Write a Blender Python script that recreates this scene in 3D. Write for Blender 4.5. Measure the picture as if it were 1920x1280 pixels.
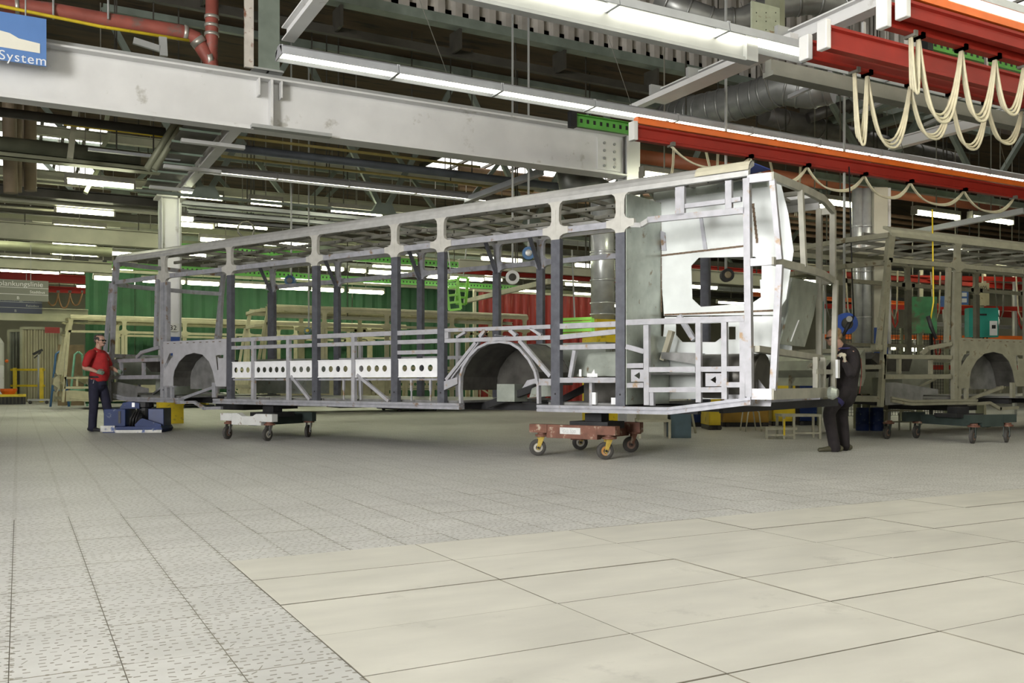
import bpy, bmesh, math, random
from mathutils import Vector, Matrix
from mathutils.geometry import tessellate_polygon

random.seed(7)
SC = bpy.context.scene
COL = SC.collection
for o in list(bpy.data.objects):
    bpy.data.objects.remove(o)

# ------------------------------------------------------------------ camera, light, exposure
# World axes follow the floor plates: +X runs right and away, +Y runs left and away, metres.
FPX, HORIZON, EYE, YAW = 1710.0, 713.0, 0.95, math.radians(28.4)
cam_data = bpy.data.cameras.new('camera')
cam_data.sensor_width = 36.0
cam_data.lens = FPX / 1920.0 * 36.0
cam_data.shift_y = (HORIZON - 640.0) / 1920.0
cam_data.clip_start = 0.05
cam_data.clip_end = 300
cam = bpy.data.objects.new('camera', cam_data)
COL.objects.link(cam)
cam.location = (0, 0, EYE)
cam.rotation_euler = (math.pi / 2, 0, -YAW)
SC.camera = cam

world = bpy.data.worlds.new('hall_daylight')
SC.world = world
world.use_nodes = True
wbg = world.node_tree.nodes['Background']
wbg.inputs[0].default_value = (1.0, 0.97, 0.92, 1)
wbg.inputs[1].default_value = 0.42

SC.view_settings.view_transform = 'Standard'
SC.view_settings.look = 'None'
SC.view_settings.gamma = 1.0
SC.view_settings.use_curve_mapping = False
SC.view_settings.exposure = 0.15
TUBE = 12.0          # radiance of the fluorescent tubes (all rows)
SC.cycles.max_bounces = 4
SC.cycles.diffuse_bounces = 2
SC.cycles.glossy_bounces = 2
SC.cycles.transmission_bounces = 3
SC.cycles.sample_clamp_indirect = 6.0
SC.cycles.use_adaptive_sampling = True
SC.cycles.adaptive_threshold = 0.04
SC.cycles.caustics_reflective = False
SC.cycles.caustics_refractive = False

# added key light from the left; the unseen gate around it is made up
ADDED_GATE = (-13.6, -2.0, 4.4)
key_data = bpy.data.lights.new('added_key_light', 'AREA')
key_data.shape = 'RECTANGLE'; key_data.size = 7.0; key_data.size_y = 5.4
key_data.energy = 4500.0; key_data.color = (1.0, 0.985, 0.965)
gate = bpy.data.objects.new('added_key_light', key_data); COL.objects.link(gate)
gate.location = (ADDED_GATE[0] + 0.1, ADDED_GATE[1], ADDED_GATE[2])
gate.rotation_euler = (math.radians(90), 0, math.radians(-90))

# ------------------------------------------------------------------ measuring helpers
FW = Vector((math.sin(YAW), math.cos(YAW), 0))
RT = Vector((math.cos(YAW), -math.sin(YAW), 0))
UP = Vector((0, 0, 1))
EYEP = Vector((0, 0, EYE))
def _ray(u, v): return FW + RT * ((u - 960) / FPX) + UP * ((HORIZON - v) / FPX)
def G(u, v, z=0.0):
    r = _ray(u, v); return EYEP + r * ((z - EYE) / r.z)
def PX(u, v, X):
    r = _ray(u, v); return EYEP + r * (X / r.x)
def PY(u, v, Y):
    r = _ray(u, v); return EYEP + r * (Y / r.y)
def PD(u, v, d): return EYEP + _ray(u, v) * d

# the long frame in front: origin at its rear corner on the floor, local x forward, -y inward
PHI = math.radians(53.9)
BF = -math.sin(PHI) * RT + math.cos(PHI) * FW
BR = math.cos(PHI) * RT + math.sin(PHI) * FW
BO = PD(1400, HORIZON, 10.05); BO.z = 0
def S(u, v, t=0.0):
    """point of the long frame's side plane (t metres inward): (along, height)"""
    r = _ray(u, v); k = ((BO - EYEP).dot(BR) + t) / r.dot(BR); p = EYEP + r * k
    return ((p - BO).dot(BF), p.z)
def SR(u, v, s=0.0):
    r = _ray(u, v); k = ((BO - EYEP).dot(BF) + s) / r.dot(BF); p = EYEP + r * k
    return ((p - BO).dot(BR), p.z)

# ------------------------------------------------------------------ materials
MATS = {}
def mat(name, col, rough=0.55, metal=0.0, var=0.08, vscale=6.0, col2=None, c2amt=0.0, c2scale=3.0,
        bump=0.0, bscale=60.0, emit=0.0, spec=0.5, coat=0.0, alpha=1.0, stretch=(1, 1, 1), transl=0.0):
    if name in MATS: return MATS[name]
    m = bpy.data.materials.new(name); m.use_nodes = True
    nt = m.node_tree; N = nt.nodes; L = nt.links
    b = N['Principled BSDF']
    b.inputs['Metallic'].default_value = metal
    b.inputs['Roughness'].default_value = rough
    b.inputs['Specular IOR Level'].default_value = spec
    b.inputs['Coat Weight'].default_value = coat
    if emit > 0:
        b.inputs['Base Color'].default_value = (*col, 1)
        b.inputs['Emission Color'].default_value = (*col, 1)
        b.inputs['Emission Strength'].default_value = emit
        MATS[name] = m; return m
    tc = N.new('ShaderNodeTexCoord')
    mp = N.new('ShaderNodeMapping'); mp.inputs['Scale'].default_value = stretch
    L.new(tc.outputs['Object'], mp.inputs['Vector'])
    nz = N.new('ShaderNodeTexNoise'); nz.inputs['Scale'].default_value = vscale
    nz.inputs['Detail'].default_value = 5
    L.new(mp.outputs[0], nz.inputs['Vector'])
    rp = N.new('ShaderNodeValToRGB')
    rp.color_ramp.elements[0].position = 0.3; rp.color_ramp.elements[1].position = 0.7
    rp.color_ramp.elements[0].color = (*[max(0, c * (1 - var * 1.6)) for c in col], 1)
    rp.color_ramp.elements[1].color = (*[min(1, c * (1 + var)) for c in col], 1)
    L.new(nz.outputs['Fac'], rp.inputs[0])
    out = rp.outputs[0]
    if col2:
        n2 = N.new('ShaderNodeTexNoise'); n2.inputs['Scale'].default_value = c2scale
        n2.inputs['Detail'].default_value = 8; n2.inputs['Roughness'].default_value = 0.65
        L.new(mp.outputs[0], n2.inputs['Vector'])
        r2 = N.new('ShaderNodeValToRGB')
        p = 0.62 - 0.3 * c2amt
        r2.color_ramp.elements[0].position = p; r2.color_ramp.elements[1].position = p + 0.08
        L.new(n2.outputs['Fac'], r2.inputs[0])
        mx = N.new('ShaderNodeMixRGB'); mx.inputs[2].default_value = (*col2, 1)
        L.new(r2.outputs[0], mx.inputs[0]); L.new(out, mx.inputs[1]); out = mx.outputs[0]
    L.new(out, b.inputs['Base Color'])
    if bump > 0:
        n3 = N.new('ShaderNodeTexNoise'); n3.inputs['Scale'].default_value = bscale
        L.new(mp.outputs[0], n3.inputs['Vector'])
        bp = N.new('ShaderNodeBump'); bp.inputs['Strength'].default_value = bump
        bp.inputs['Distance'].default_value = 0.01
        L.new(n3.outputs['Fac'], bp.inputs['Height']); L.new(bp.outputs[0], b.inputs['Normal'])
    if alpha < 1: b.inputs['Alpha'].default_value = alpha
    if transl > 0: b.inputs['Transmission Weight'].default_value = transl
    MATS[name] = m; return m

# ------------------------------------------------------------------ mesh building
def _frame(d, up=(0, 0, 1)):
    d = Vector(d).normalized(); up = Vector(up)
    if abs(d.dot(up)) > 0.995: up = Vector((1, 0, 0)) if abs(d.x) < 0.9 else Vector((0, 1, 0))
    sx = d.cross(up).normalized(); sy = sx.cross(d).normalized()
    return d, sx, sy
class MB:
    def __init__(self): self.v = []; self.f = []; self.smooth = []
    def add(self, vs, fs, sm=False):
        n = len(self.v); self.v += [Vector(p) for p in vs]
        self.f += [tuple(i + n for i in f) for f in fs]; self.smooth += [sm] * len(fs)
        return self
    def box(self, x0, y0, z0, x1, y1, z1):
        return self.add([(x0,y0,z0),(x1,y0,z0),(x1,y1,z0),(x0,y1,z0),(x0,y0,z1),(x1,y0,z1),(x1,y1,z1),(x0,y1,z1)],
                        [(0,3,2,1),(4,5,6,7),(0,1,5,4),(1,2,6,5),(2,3,7,6),(3,0,4,7)])
    def cbox(self, c, sx, sy, sz, rz=0.0):
        R = Matrix.Rotation(rz, 3, 'Z'); c = Vector(c)
        vs = [c + R @ Vector((a*sx/2, b*sy/2, d*sz/2)) for d in (-1,1) for a, b in ((-1,-1),(1,-1),(1,1),(-1,1))]
        return self.add(vs, [(0,3,2,1),(4,5,6,7),(0,1,5,4),(1,2,6,5),(2,3,7,6),(3,0,4,7)])
    def bar(self, p0, p1, w, h, up=(0, 0, 1)):
        p0 = Vector(p0); p1 = Vector(p1); d, sx, sy = _frame(p1 - p0, up)
        vs = [p + sx*(a*w/2) + sy*(b*h/2) for p in (p0, p1) for a, b in ((-1,-1),(1,-1),(1,1),(-1,1))]
        return self.add(vs, [(0,3,2,1),(4,5,6,7),(0,1,5,4),(1,2,6,5),(2,3,7,6),(3,0,4,7)])
    def extr(self, prof, p0, p1, up=(0, 0, 1), caps=True):
        """closed 2D profile (side, up) swept from p0 to p1"""
        p0 = Vector(p0); p1 = Vector(p1); d, sx, sy = _frame(p1 - p0, up); n = len(prof)
        vs = [p + sx*a + sy*b for p in (p0, p1) for a, b in prof]
        fs = [(i, (i+1) % n, n + (i+1) % n, n + i) for i in range(n)]
        if caps:
            tri = tessellate_polygon([[Vector((a, b, 0)) for a, b in prof]])
            fs += [tuple(t) for t in tri] + [tuple(n + i for i in t) for t in tri]
        return self.add(vs, fs)
    def tube(self, pts, r, n=8, caps=True, radii=None, flat=None, up=(0, 0, 1)):
        pts = [Vector(p) for p in pts]; vs = []; m = len(pts)
        d0 = (pts[1]-pts[0]).normalized(); _, sx, sy = _frame(d0, up)
        for i, p in enumerate(pts):
            d = (pts[min(i+1, m-1)] - pts[max(i-1, 0)])
            if d.length < 1e-9: d = d0
            d.normalize()
            sx = (sx - d*sx.dot(d))
            if sx.length < 1e-6: _, sx, sy = _frame(d, up)
            sx.normalize(); sy = sx.cross(d)
            rr = radii[i] if radii else r
            ra, rb = (rr if isinstance(rr, tuple) else (rr, rr*(flat or 1)))
            for k in range(n):
                a = 2*math.pi*k/n
                vs.append(p + sx*(ra*math.cos(a)) + sy*(rb*math.sin(a)))
        fs = [(i*n+k, i*n+(k+1) % n, (i+1)*n+(k+1) % n, (i+1)*n+k) for i in range(m-1) for k in range(n)]
        self.add(vs, fs, True)
        if caps:
            b = len(self.v) - len(vs)
            self.f += [tuple(b+k for k in range(n))[::-1], tuple(b+(m-1)*n+k for k in range(n))]; self.smooth += [False]*2
        return self
    def cyl(self, p0, p1, r, n=14): return self.tube([p0, p1], r, n)
    def lathe(self, prof, c, axis=(0, 0, 1), n=20):
        """prof: list of (radius, along)"""
        c = Vector(c); d, sx, sy = _frame(axis); vs = []
        for r, h in prof:
            for k in range(n):
                a = 2*math.pi*k/n
                vs.append(c + d*h + sx*(r*math.cos(a)) + sy*(r*math.sin(a)))
        m = len(prof)
        fs = [(i*n+k, i*n+(k+1) % n, (i+1)*n+(k+1) % n, (i+1)*n+k) for i in range(m-1) for k in range(n)]
        fs += [tuple(range(n))[::-1], tuple((m-1)*n+k for k in range(n))]
        return self.add(vs, fs, False)
    def prism(self, loops, f, t0, t1):
        """polygon with holes (lists of (a, b)) given a thickness; f(a, b, t) -> point"""
        flat = [p for l in loops for p in l]; n = len(flat)
        tri = tessellate_polygon([[Vector((a, b, 0)) for a, b in l] for l in loops])
        vs = [f(a, b, t0) for a, b in flat] + [f(a, b, t1) for a, b in flat]
        fs = [tuple(t) for t in tri] + [tuple(n+i for i in t) for t in tri]
        k = 0
        for l in loops:
            m = len(l)
            fs += [(k+i, k+(i+1) % m, n+k+(i+1) % m, n+k+i) for i in range(m)]; k += m
        return self.add(vs, fs)
    def ball(self, c, rx, ry=None, rz=None, n=12, m=8):
        ry = ry or rx; rz = rz or rx; c = Vector(c); vs = []; fs = []
        for i in range(1, m):
            th = math.pi*i/m
            for k in range(n):
                a = 2*math.pi*k/n
                vs.append(c + Vector((rx*math.sin(th)*math.cos(a), ry*math.sin(th)*math.sin(a), rz*math.cos(th))))
        vs += [c + Vector((0, 0, rz)), c - Vector((0, 0, rz))]; t = len(vs) - 2
        fs = [(i*n+k, i*n+(k+1) % n, (i+1)*n+(k+1) % n, (i+1)*n+k) for i in range(m-2) for k in range(n)]
        fs += [(t, (k+1) % n, k) for k in range(n)] + [(t+1, (m-2)*n+k, (m-2)*n+(k+1) % n) for k in range(n)]
        return self.add(vs, fs, True)

def _mesh(name, mb, off=None, M=None):
    me = bpy.data.meshes.new(name)
    vs = mb.v
    if off is not None: vs = [p - off for p in vs]
    if M is not None: vs = [M @ p for p in vs]
    me.from_pydata([tuple(p) for p in vs], [], mb.f)
    bm = bmesh.new(); bm.from_mesh(me)
    bmesh.ops.recalc_face_normals(bm, faces=bm.faces)
    bm.to_mesh(me); bm.free()
    if len(me.polygons) == len(mb.smooth):
        me.polygons.foreach_set('use_smooth', mb.smooth)
    me.update(); return me
def tag(o, label=None, cat=None, group=None, kind=None):
    if label: o['label'] = label
    if cat: o['category'] = cat
    if group: o['group'] = group
    if kind: o['kind'] = kind
    elif cat: o['kind'] = 'thing'
    return o
def thing(name, label, cat, loc=(0, 0, 0), rz=0.0, group=None):
    o = bpy.data.objects.new(name, None); COL.objects.link(o)
    o.empty_display_size = 0.2
    o.location = loc; o.rotation_euler = (0, 0, rz)
    return tag(o, label, cat, group)
def rootM(o):
    return Matrix.Translation(o.location) @ o.rotation_euler.to_matrix().to_4x4()
def part(name, mb, m, parent, w=False, label=None, kind=None, bevel=0.0):
    """mb in the parent's own coordinates (w=True: in world coordinates)"""
    M = None
    if w:
        top = parent
        while top.parent: top = top.parent
        M = rootM(top).inverted()
    o = bpy.data.objects.new(name, _mesh(name, mb, M=M)); COL.objects.link(o)
    o.parent = parent; o.data.materials.append(m)
    if bevel:
        b = o.modifiers.new('edge', 'BEVEL'); b.width = bevel; b.segments = 2; b.limit_method = 'ANGLE'
    if label: o['label'] = label
    if kind: o['kind'] = kind
    return o
def solo(name, mb, m, label, cat, group=None, kind=None, base=True, bevel=0.0):
    """a thing that is one mesh; its origin goes to the middle of its base"""
    xs = [p.x for p in mb.v]; ys = [p.y for p in mb.v]; zs = [p.z for p in mb.v]
    c = Vector(((min(xs)+max(xs))/2, (min(ys)+max(ys))/2, min(zs)))
    o = bpy.data.objects.new(name, _mesh(name, mb, off=c)); COL.objects.link(o)
    o.location = c; o.data.materials.append(m)
    if bevel:
        b = o.modifiers.new('edge', 'BEVEL'); b.width = bevel; b.segments = 2; b.limit_method = 'ANGLE'
    return tag(o, label, cat, group, kind)
def struct(name, mb, m, label=None):
    o = solo(name, mb, m, label, None); o['kind'] = 'structure'; return o
def dup(root, loc, rz=None, label=None, group=None):
    r = root.copy(); COL.objects.link(r); r.location = loc
    if rz is not None: r.rotation_euler = (0, 0, rz)
    if label: r['label'] = label
    if group: r['group'] = group
    for ch in list(root.children):
        c = ch.copy(); COL.objects.link(c); c.parent = r
        for g in list(ch.children):
            d = g.copy(); COL.objects.link(d); d.parent = c
    return r
ORD = ['first','second','third','fourth','fifth','sixth','seventh','eighth','ninth','tenth','eleventh','twelfth',
       'thirteenth','fourteenth','fifteenth','sixteenth']
def circle(cx, cy, r, n=16, ry=None): 
    ry = ry or r
    return [(cx + r*math.cos(2*math.pi*k/n), cy + ry*math.sin(2*math.pi*k/n)) for k in range(n)]
def text_mesh(txt, size, m, parent, M, name='lettering', font_extr=0.001, spacing=1.0, align='LEFT'):
    cu = bpy.data.curves.new(name, 'FONT'); cu.body = txt; cu.size = size; cu.extrude = font_extr
    cu.space_character = spacing; cu.align_x = align
    tmp = bpy.data.objects.new(name, cu); COL.objects.link(tmp)
    dg = bpy.context.evaluated_depsgraph_get()
    me = bpy.data.meshes.new_from_object(tmp.evaluated_get(dg))
    bpy.data.objects.remove(tmp); bpy.data.curves.remove(cu)
    top = parent
    while top.parent: top = top.parent
    me.transform(rootM(top).inverted() @ M)
    me.materials.clear(); me.materials.append(m)
    o = bpy.data.objects.new(name, me); COL.objects.link(o); o.parent = parent
    return o
def face_matrix(p, right, up):
    right = Vector(right).normalized(); up = Vector(up).normalized(); n = right.cross(up)
    M = Matrix((( right.x, up.x, n.x, p[0]), (right.y, up.y, n.y, p[1]), (right.z, up.z, n.z, p[2]), (0, 0, 0, 1)))
    return M

# shared materials
M_STEEL   = mat('bare_steel_tube', (0.44, 0.445, 0.49), 0.42, 0.45, 0.12, 9, (0.26, 0.17, 0.10), 0.16, 5)
M_PILLAR  = mat('dark_blue_steel', (0.135, 0.14, 0.165), 0.42, 0.45, 0.14, 10)
M_LIGHTST = mat('pale_steel_tube', (0.44, 0.44, 0.475), 0.42, 0.3, 0.10, 9, (0.36, 0.25, 0.15), 0.14, 6)
M_GUSSET  = mat('pale_cast_gusset', (0.54, 0.53, 0.49), 0.5, 0.3, 0.07, 12)
M_ROOFR   = mat('roof_rail_steel', (0.50, 0.50, 0.49), 0.42, 0.4, 0.08, 8)
M_GALV    = mat('galvanised_sheet', (0.44, 0.48, 0.43), 0.36, 0.55, 0.13, 5, (0.22, 0.17, 0.11), 0.05, 6, bump=0.05, bscale=8)
M_ZINC    = mat('bright_zinc', (0.66, 0.68, 0.69), 0.3, 0.7, 0.10, 6)
M_WHITEP  = mat('white_sheet_panel', (0.84, 0.85, 0.87), 0.42, 0.1, 0.04, 8)
M_BLACKST = mat('black_steel', (0.025, 0.025, 0.027), 0.5, 0.3, 0.2, 8)
M_WELD    = mat('weld_seam', (0.16, 0.11, 0.07), 0.6, 0.4, 0.3, 40)
M_RUBBER  = mat('dark_rubber', (0.05, 0.047, 0.043), 0.75, 0, 0.2, 12)
M_TUBEON  = mat('lit_fluorescent_tube', (1.0, 0.97, 0.80), emit=TUBE*0.5)
M_TUBENEU = mat('fill_tube_neutral', (1.0, 0.985, 0.96), emit=TUBE)
M_TUBEWRM = mat('fill_tube_warm', (1.0, 0.965, 0.76), emit=TUBE)
M_TUBEOLD = mat('lit_old_tube', (0.98, 1.0, 0.70), emit=TUBE*1.6)
M_LAMPW   = mat('lamp_housing_white', (0.50, 0.52, 0.55), 0.4, 0.4, 0.05, 5)
M_LAMPD   = mat('lamp_housing_grey', (0.25, 0.24, 0.20), 0.5, 0.3, 0.12, 5)
M_WHITEB  = mat('white_painted_steel', (0.74, 0.74, 0.73), 0.5, 0.05, 0.05, 1.6, (0.50, 0.49, 0.45), 0.06, 2)
M_GREYB   = mat('grey_painted_steel', (0.40, 0.41, 0.40), 0.5, 0.2, 0.08, 2)
M_OLIVE   = mat('olive_painted_steel', (0.28, 0.29, 0.20), 0.5, 0.25, 0.12, 3)
M_CREAMST = mat('primed_cream_steel', (0.52, 0.50, 0.38), 0.5, 0.2, 0.10, 5)
M_DARKST  = mat('dark_roof_steel', (0.06, 0.056, 0.045), 0.6, 0.2, 0.2, 2)
M_TRUSS   = mat('grey_green_truss', (0.22, 0.26, 0.22), 0.55, 0.2, 0.12, 3)
M_RED     = mat('red_crane_paint', (0.30, 0.018, 0.010), 0.5, 0.0, 0.08, 3, spec=0.3)
M_ORANGE  = mat('orange_paint_and_glow', (0.85, 0.17, 0.02), 0.4, 0, 0.08, 3)
M_REDPIPE = mat('dull_red_pipe', (0.36, 0.10, 0.075), 0.55, 0, 0.14, 4, (0.22, 0.13, 0.11), 0.15, 3)
M_GREEN   = mat('bright_green_rail', (0.12, 0.42, 0.07), 0.45, 0, 0.1, 4)
M_LIME    = mat('lime_green_paint', (0.30, 0.75, 0.10), 0.45, 0, 0.08, 4)
M_YELLOW  = mat('safety_yellow', (0.78, 0.58, 0.03), 0.45, 0, 0.1, 4, (0.25, 0.2, 0.06), 0.08, 5)
M_BLUE    = mat('machine_blue', (0.010, 0.028, 0.115), 0.5, 0.0, 0.15, 4, (0.15, 0.18, 0.24), 0.05, 9, spec=0.3)
M_CABLE   = mat('cream_cable', (0.62, 0.57, 0.40), 0.5, 0, 0.08, 10)
M_CABLED  = mat('grey_cable', (0.16, 0.155, 0.13), 0.6, 0, 0.1, 10)
# ------------------------------------------------------------------ floor
PXW, PYL = 0.333, 0.27          # punched plate size
SX0, SY0, SXW, SYL = 0.97, 4.92, 1.05, 0.53   # corner and size of the smooth plates
def floor_material(name, base, punched):
    m = bpy.data.materials.new(name); m.use_nodes = True
    nt = m.node_tree; N = nt.nodes; L = nt.links; b = N['Principled BSDF']
    def mt(op, a, bb=None, c=None, clamp=False):
        n = N.new('ShaderNodeMath'); n.operation = op; n.use_clamp = clamp
        for i, x in enumerate((a, bb, c)):
            if x is None: continue
            if isinstance(x, (int, float)): n.inputs[i].default_value = x
            else: L.new(x, n.inputs[i])
        return n.outputs[0]
    geo = N.new('ShaderNodeNewGeometry')
    sp = N.new('ShaderNodeSeparateXYZ'); L.new(geo.outputs['Position'], sp.inputs[0])
    n1 = N.new('ShaderNodeTexNoise'); n1.inputs['Scale'].default_value = 0.55; n1.inputs['Detail'].default_value = 7
    n2 = N.new('ShaderNodeTexNoise'); n2.inputs['Scale'].default_value = 3.2; n2.inputs['Detail'].default_value = 8
    mp = N.new('ShaderNodeMapping'); mp.inputs['Scale'].default_value = (0.6, 1.6, 1)
    L.new(geo.outputs['Position'], n1.inputs['Vector']); L.new(geo.outputs['Position'], mp.inputs[0]); L.new(mp.outputs[0], n2.inputs['Vector'])
    oi = N.new('ShaderNodeObjectInfo')
    tone = mt('ADD', mt('MULTIPLY', mt('SUBTRACT', n1.outputs['Fac'], 0.5), 0.42), mt('MULTIPLY', mt('SUBTRACT', n2.outputs['Fac'], 0.5), 0.42))
    tone = mt('ADD', tone, mt('MULTIPLY', mt('SUBTRACT', oi.outputs['Random'], 0.5), 0.045))
    tone = mt('ADD', tone, 1.0)
    # dark stain blotches
    n3 = N.new('ShaderNodeTexNoise'); n3.inputs['Scale'].default_value = 1.9; n3.inputs['Detail'].default_value = 9; n3.inputs['Roughness'].default_value = 0.7
    L.new(geo.outputs['Position'], n3.inputs['Vector'])
    st = N.new('ShaderNodeValToRGB'); st.color_ramp.elements[0].position = 0.60; st.color_ramp.elements[1].position = 0.74
    L.new(n3.outputs['Fac'], st.inputs[0])
    tone = mt('MULTIPLY', tone, mt('SUBTRACT', 1.0, mt('MULTIPLY', st.outputs[0], 0.30)))
    col = N.new('ShaderNodeMixRGB'); col.blend_type = 'MULTIPLY'; col.inputs[0].default_value = 1.0
    col.inputs[1].default_value = (*base, 1)
    cmb = N.new('ShaderNodeCombineXYZ')
    for i in range(3): L.new(tone, cmb.inputs[i])
    L.new(cmb.outputs[0], col.inputs[2])
    out = col.outputs[0]
    if punched:
        cx, cy = 0.047, 0.043
        gx = mt('DIVIDE', mt('SUBTRACT', sp.outputs['X'], SX0), cx); gy = mt('DIVIDE', mt('SUBTRACT', sp.outputs['Y'], SY0), cy)
        iy = mt('FLOOR', gy)
        w1 = N.new('ShaderNodeTexWhiteNoise'); w1.noise_dimensions = '1D'; L.new(iy, w1.inputs['W'])
        gx = mt('ADD', gx, mt('MULTIPLY', w1.outputs['Value'], 7.0))
        ix = mt('FLOOR', gx)
        wn = N.new('ShaderNodeTexWhiteNoise'); wn.noise_dimensions = '3D'
        cv = N.new('ShaderNodeCombineXYZ'); L.new(ix, cv.inputs[0]); L.new(iy, cv.inputs[1]); L.new(cv.outputs[0], wn.inputs['Vector'])
        sc = N.new('ShaderNodeSeparateColor'); L.new(wn.outputs['Color'], sc.inputs[0])
        fx = mt('ADD', mt('SUBTRACT', mt('SUBTRACT', gx, ix), 0.5), mt('MULTIPLY', mt('SUBTRACT', sc.outputs[0], 0.5), 0.5))
        fy = mt('ADD', mt('SUBTRACT', mt('SUBTRACT', gy, iy), 0.5), mt('MULTIPLY', mt('SUBTRACT', sc.outputs[1], 0.5), 0.5))
        r = wn.outputs['Value']
        tilt = mt('MULTIPLY', mt('GREATER_THAN', r, 0.62), mt('SUBTRACT', mt('MULTIPLY', sc.outputs[2], 3.0), 0.8))
        fy2 = mt('SUBTRACT', fy, mt('MULTIPLY', fx, tilt))
        dash = mt('MULTIPLY', mt('LESS_THAN', mt('ABSOLUTE', fx), 0.24), mt('LESS_THAN', mt('ABSOLUTE', fy2), 0.10))
        dash = mt('MULTIPLY', dash, mt('LESS_THAN', r, 0.74))
        rr = mt('ADD', mt('MULTIPLY', fx, fx), mt('MULTIPLY', fy, fy))
        dot = mt('MULTIPLY', mt('LESS_THAN', rr, 0.022), mt('GREATER_THAN', r, 0.78))
        mask = mt('ADD', dash, dot, clamp=True)
        # seams: zigzag studs along the long joints, thin cross joints
        jx = mt('DIVIDE', mt('SUBTRACT', sp.outputs['X'], SX0), PXW)
        dx = mt('MULTIPLY', mt('SUBTRACT', jx, mt('ROUND', jx)), PXW)
        zig = mt('MULTIPLY', mt('SINE', mt('MULTIPLY', sp.outputs['Y'], 160.0)), 0.010)
        seam = mt('MULTIPLY', mt('LESS_THAN', mt('ABSOLUTE', mt('SUBTRACT', dx, zig)), 0.0065), mt('GREATER_THAN', mt('SINE', mt('MULTIPLY', sp.outputs['Y'], 80.0)), 0.25))
        jy = mt('DIVIDE', mt('SUBTRACT', sp.outputs['Y'], SY0), PYL)
        dy = mt('MULTIPLY', mt('SUBTRACT', jy, mt('ROUND', jy)), PYL)
        cross = mt('MULTIPLY', mt('LESS_THAN', mt('ABSOLUTE', dy), 0.0016), 0.55)
        mask = mt('MAXIMUM', mt('MAXIMUM', mask, seam), cross)
        mx = N.new('ShaderNodeMixRGB'); mx.inputs[2].default_value = (0.13, 0.115, 0.075, 1)
        L.new(mt('MULTIPLY', mask, 0.80), mx.inputs[0]); L.new(out, mx.inputs[1]); out = mx.outputs[0]
        bp = N.new('ShaderNodeBump'); bp.inputs['Strength'].default_value = 0.5; bp.inputs['Distance'].default_value = 0.003
        L.new(mask, bp.inputs['Height']); L.new(bp.outputs[0], b.inputs['Normal'])
    L.new(out, b.inputs['Base Color'])
    rg = mt('ADD', 0.40, mt('MULTIPLY', n2.outputs['Fac'], 0.22)); L.new(rg, b.inputs['Roughness'])
    b.inputs['Specular IOR Level'].default_value = 0.4
    return m
M_PUNCH = floor_material('punched_steel_floor', (0.50, 0.50, 0.475), True)
M_SMOOTH = floor_material('smooth_floor_plate', (0.55, 0.54, 0.475), False)
M_GRIME = mat('joint_grime', (0.19, 0.175, 0.135), 0.8, 0, 0.25, 3)
M_BASE = mat('floor_grout', (0.10, 0.09, 0.07), 0.8, 0, 0.2, 2)

floor = struct('floor', MB().box(-14, -11, -0.15, 48, 60, -0.012), M_BASE, 'steel plated factory hall floor')
# near punched plates and smooth plates, one object each
y_lo = SY0 - 7*SYL
y_pl = SY0 - 10*PYL
def plate_mesh(name, w, l, chamf, m):
    mb = MB(); a, b_ = w/2, l/2; c = chamf
    mb.add([(-a,-b_,-0.012),(a,-b_,-0.012),(a,b_,-0.012),(-a,b_,-0.012),(-a,-b_,-c),(a,-b_,-c),(a,b_,-c),(-a,b_,-c),
            (-a+c,-b_+c,0),(a-c,-b_+c,0),(a-c,b_-c,0),(-a+c,b_-c,0)],
           [(0,1,5,4),(1,2,6,5),(2,3,7,6),(3,0,4,7),(4,5,9,8),(5,6,10,9),(6,7,11,10),(7,4,8,11),(8,9,10,11)])
    me = _mesh(name, mb); me.materials.append(m); me.materials.append(M_GRIME)
    for f_ in me.polygons:
        if f_.normal.z < 0.99: f_.material_index = 1
    return me
pm = plate_mesh('punched_plate', PXW - 0.0012, PYL - 0.001, 0.001, M_PUNCH)
sm = plate_mesh('smooth_plate', SXW - 0.0055, SYL - 0.0055, 0.0014, M_SMOOTH)
def floor_child(name, me, x, y, dz):
    o = bpy.data.objects.new(name, me); COL.objects.link(o); o.parent = floor
    o.location = Vector((x, y, dz)) - floor.location
n = 0
for i in range(-4, 0):
    for j in range(-10, 8):
        floor_child('punched_plate', pm, SX0 + (i+0.5)*PXW, SY0 + (j+0.5)*PYL, random.uniform(-0.0008, 0.0008)); n += 1
for i in range(0, 18):
    for j in range(0, 8):
        floor_child('punched_plate', pm, SX0 + (i+0.5)*PXW, SY0 + (j+0.5)*PYL, random.uniform(-0.0008, 0.0008)); n += 1
for i in range(0, 7):
    for j in range(-7, 0):
        floor_child('smooth_plate', sm, SX0 + (i+0.5)*SXW, SY0 + (j+0.5)*SYL, random.uniform(-0.0015, 0.0012))
xl = SX0 - 4*PXW; xr = SX0 + 18*PXW; yt = SY0 + 8*PYL; xs = SX0 + 7*SXW
hole = [(xl, y_pl), (SX0, y_pl), (SX0, y_lo), (xs, y_lo), (xs, SY0), (xr, SY0), (xr, yt), (xl, yt)]
fld = part('plate_field', MB().prism([[(-14,-11),(48,-11),(48,60),(-14,60)], hole], lambda a, b_, t: Vector((a, b_, t)), -0.012, 0.0),
           M_PUNCH, floor, w=True, kind='stuff')

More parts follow.
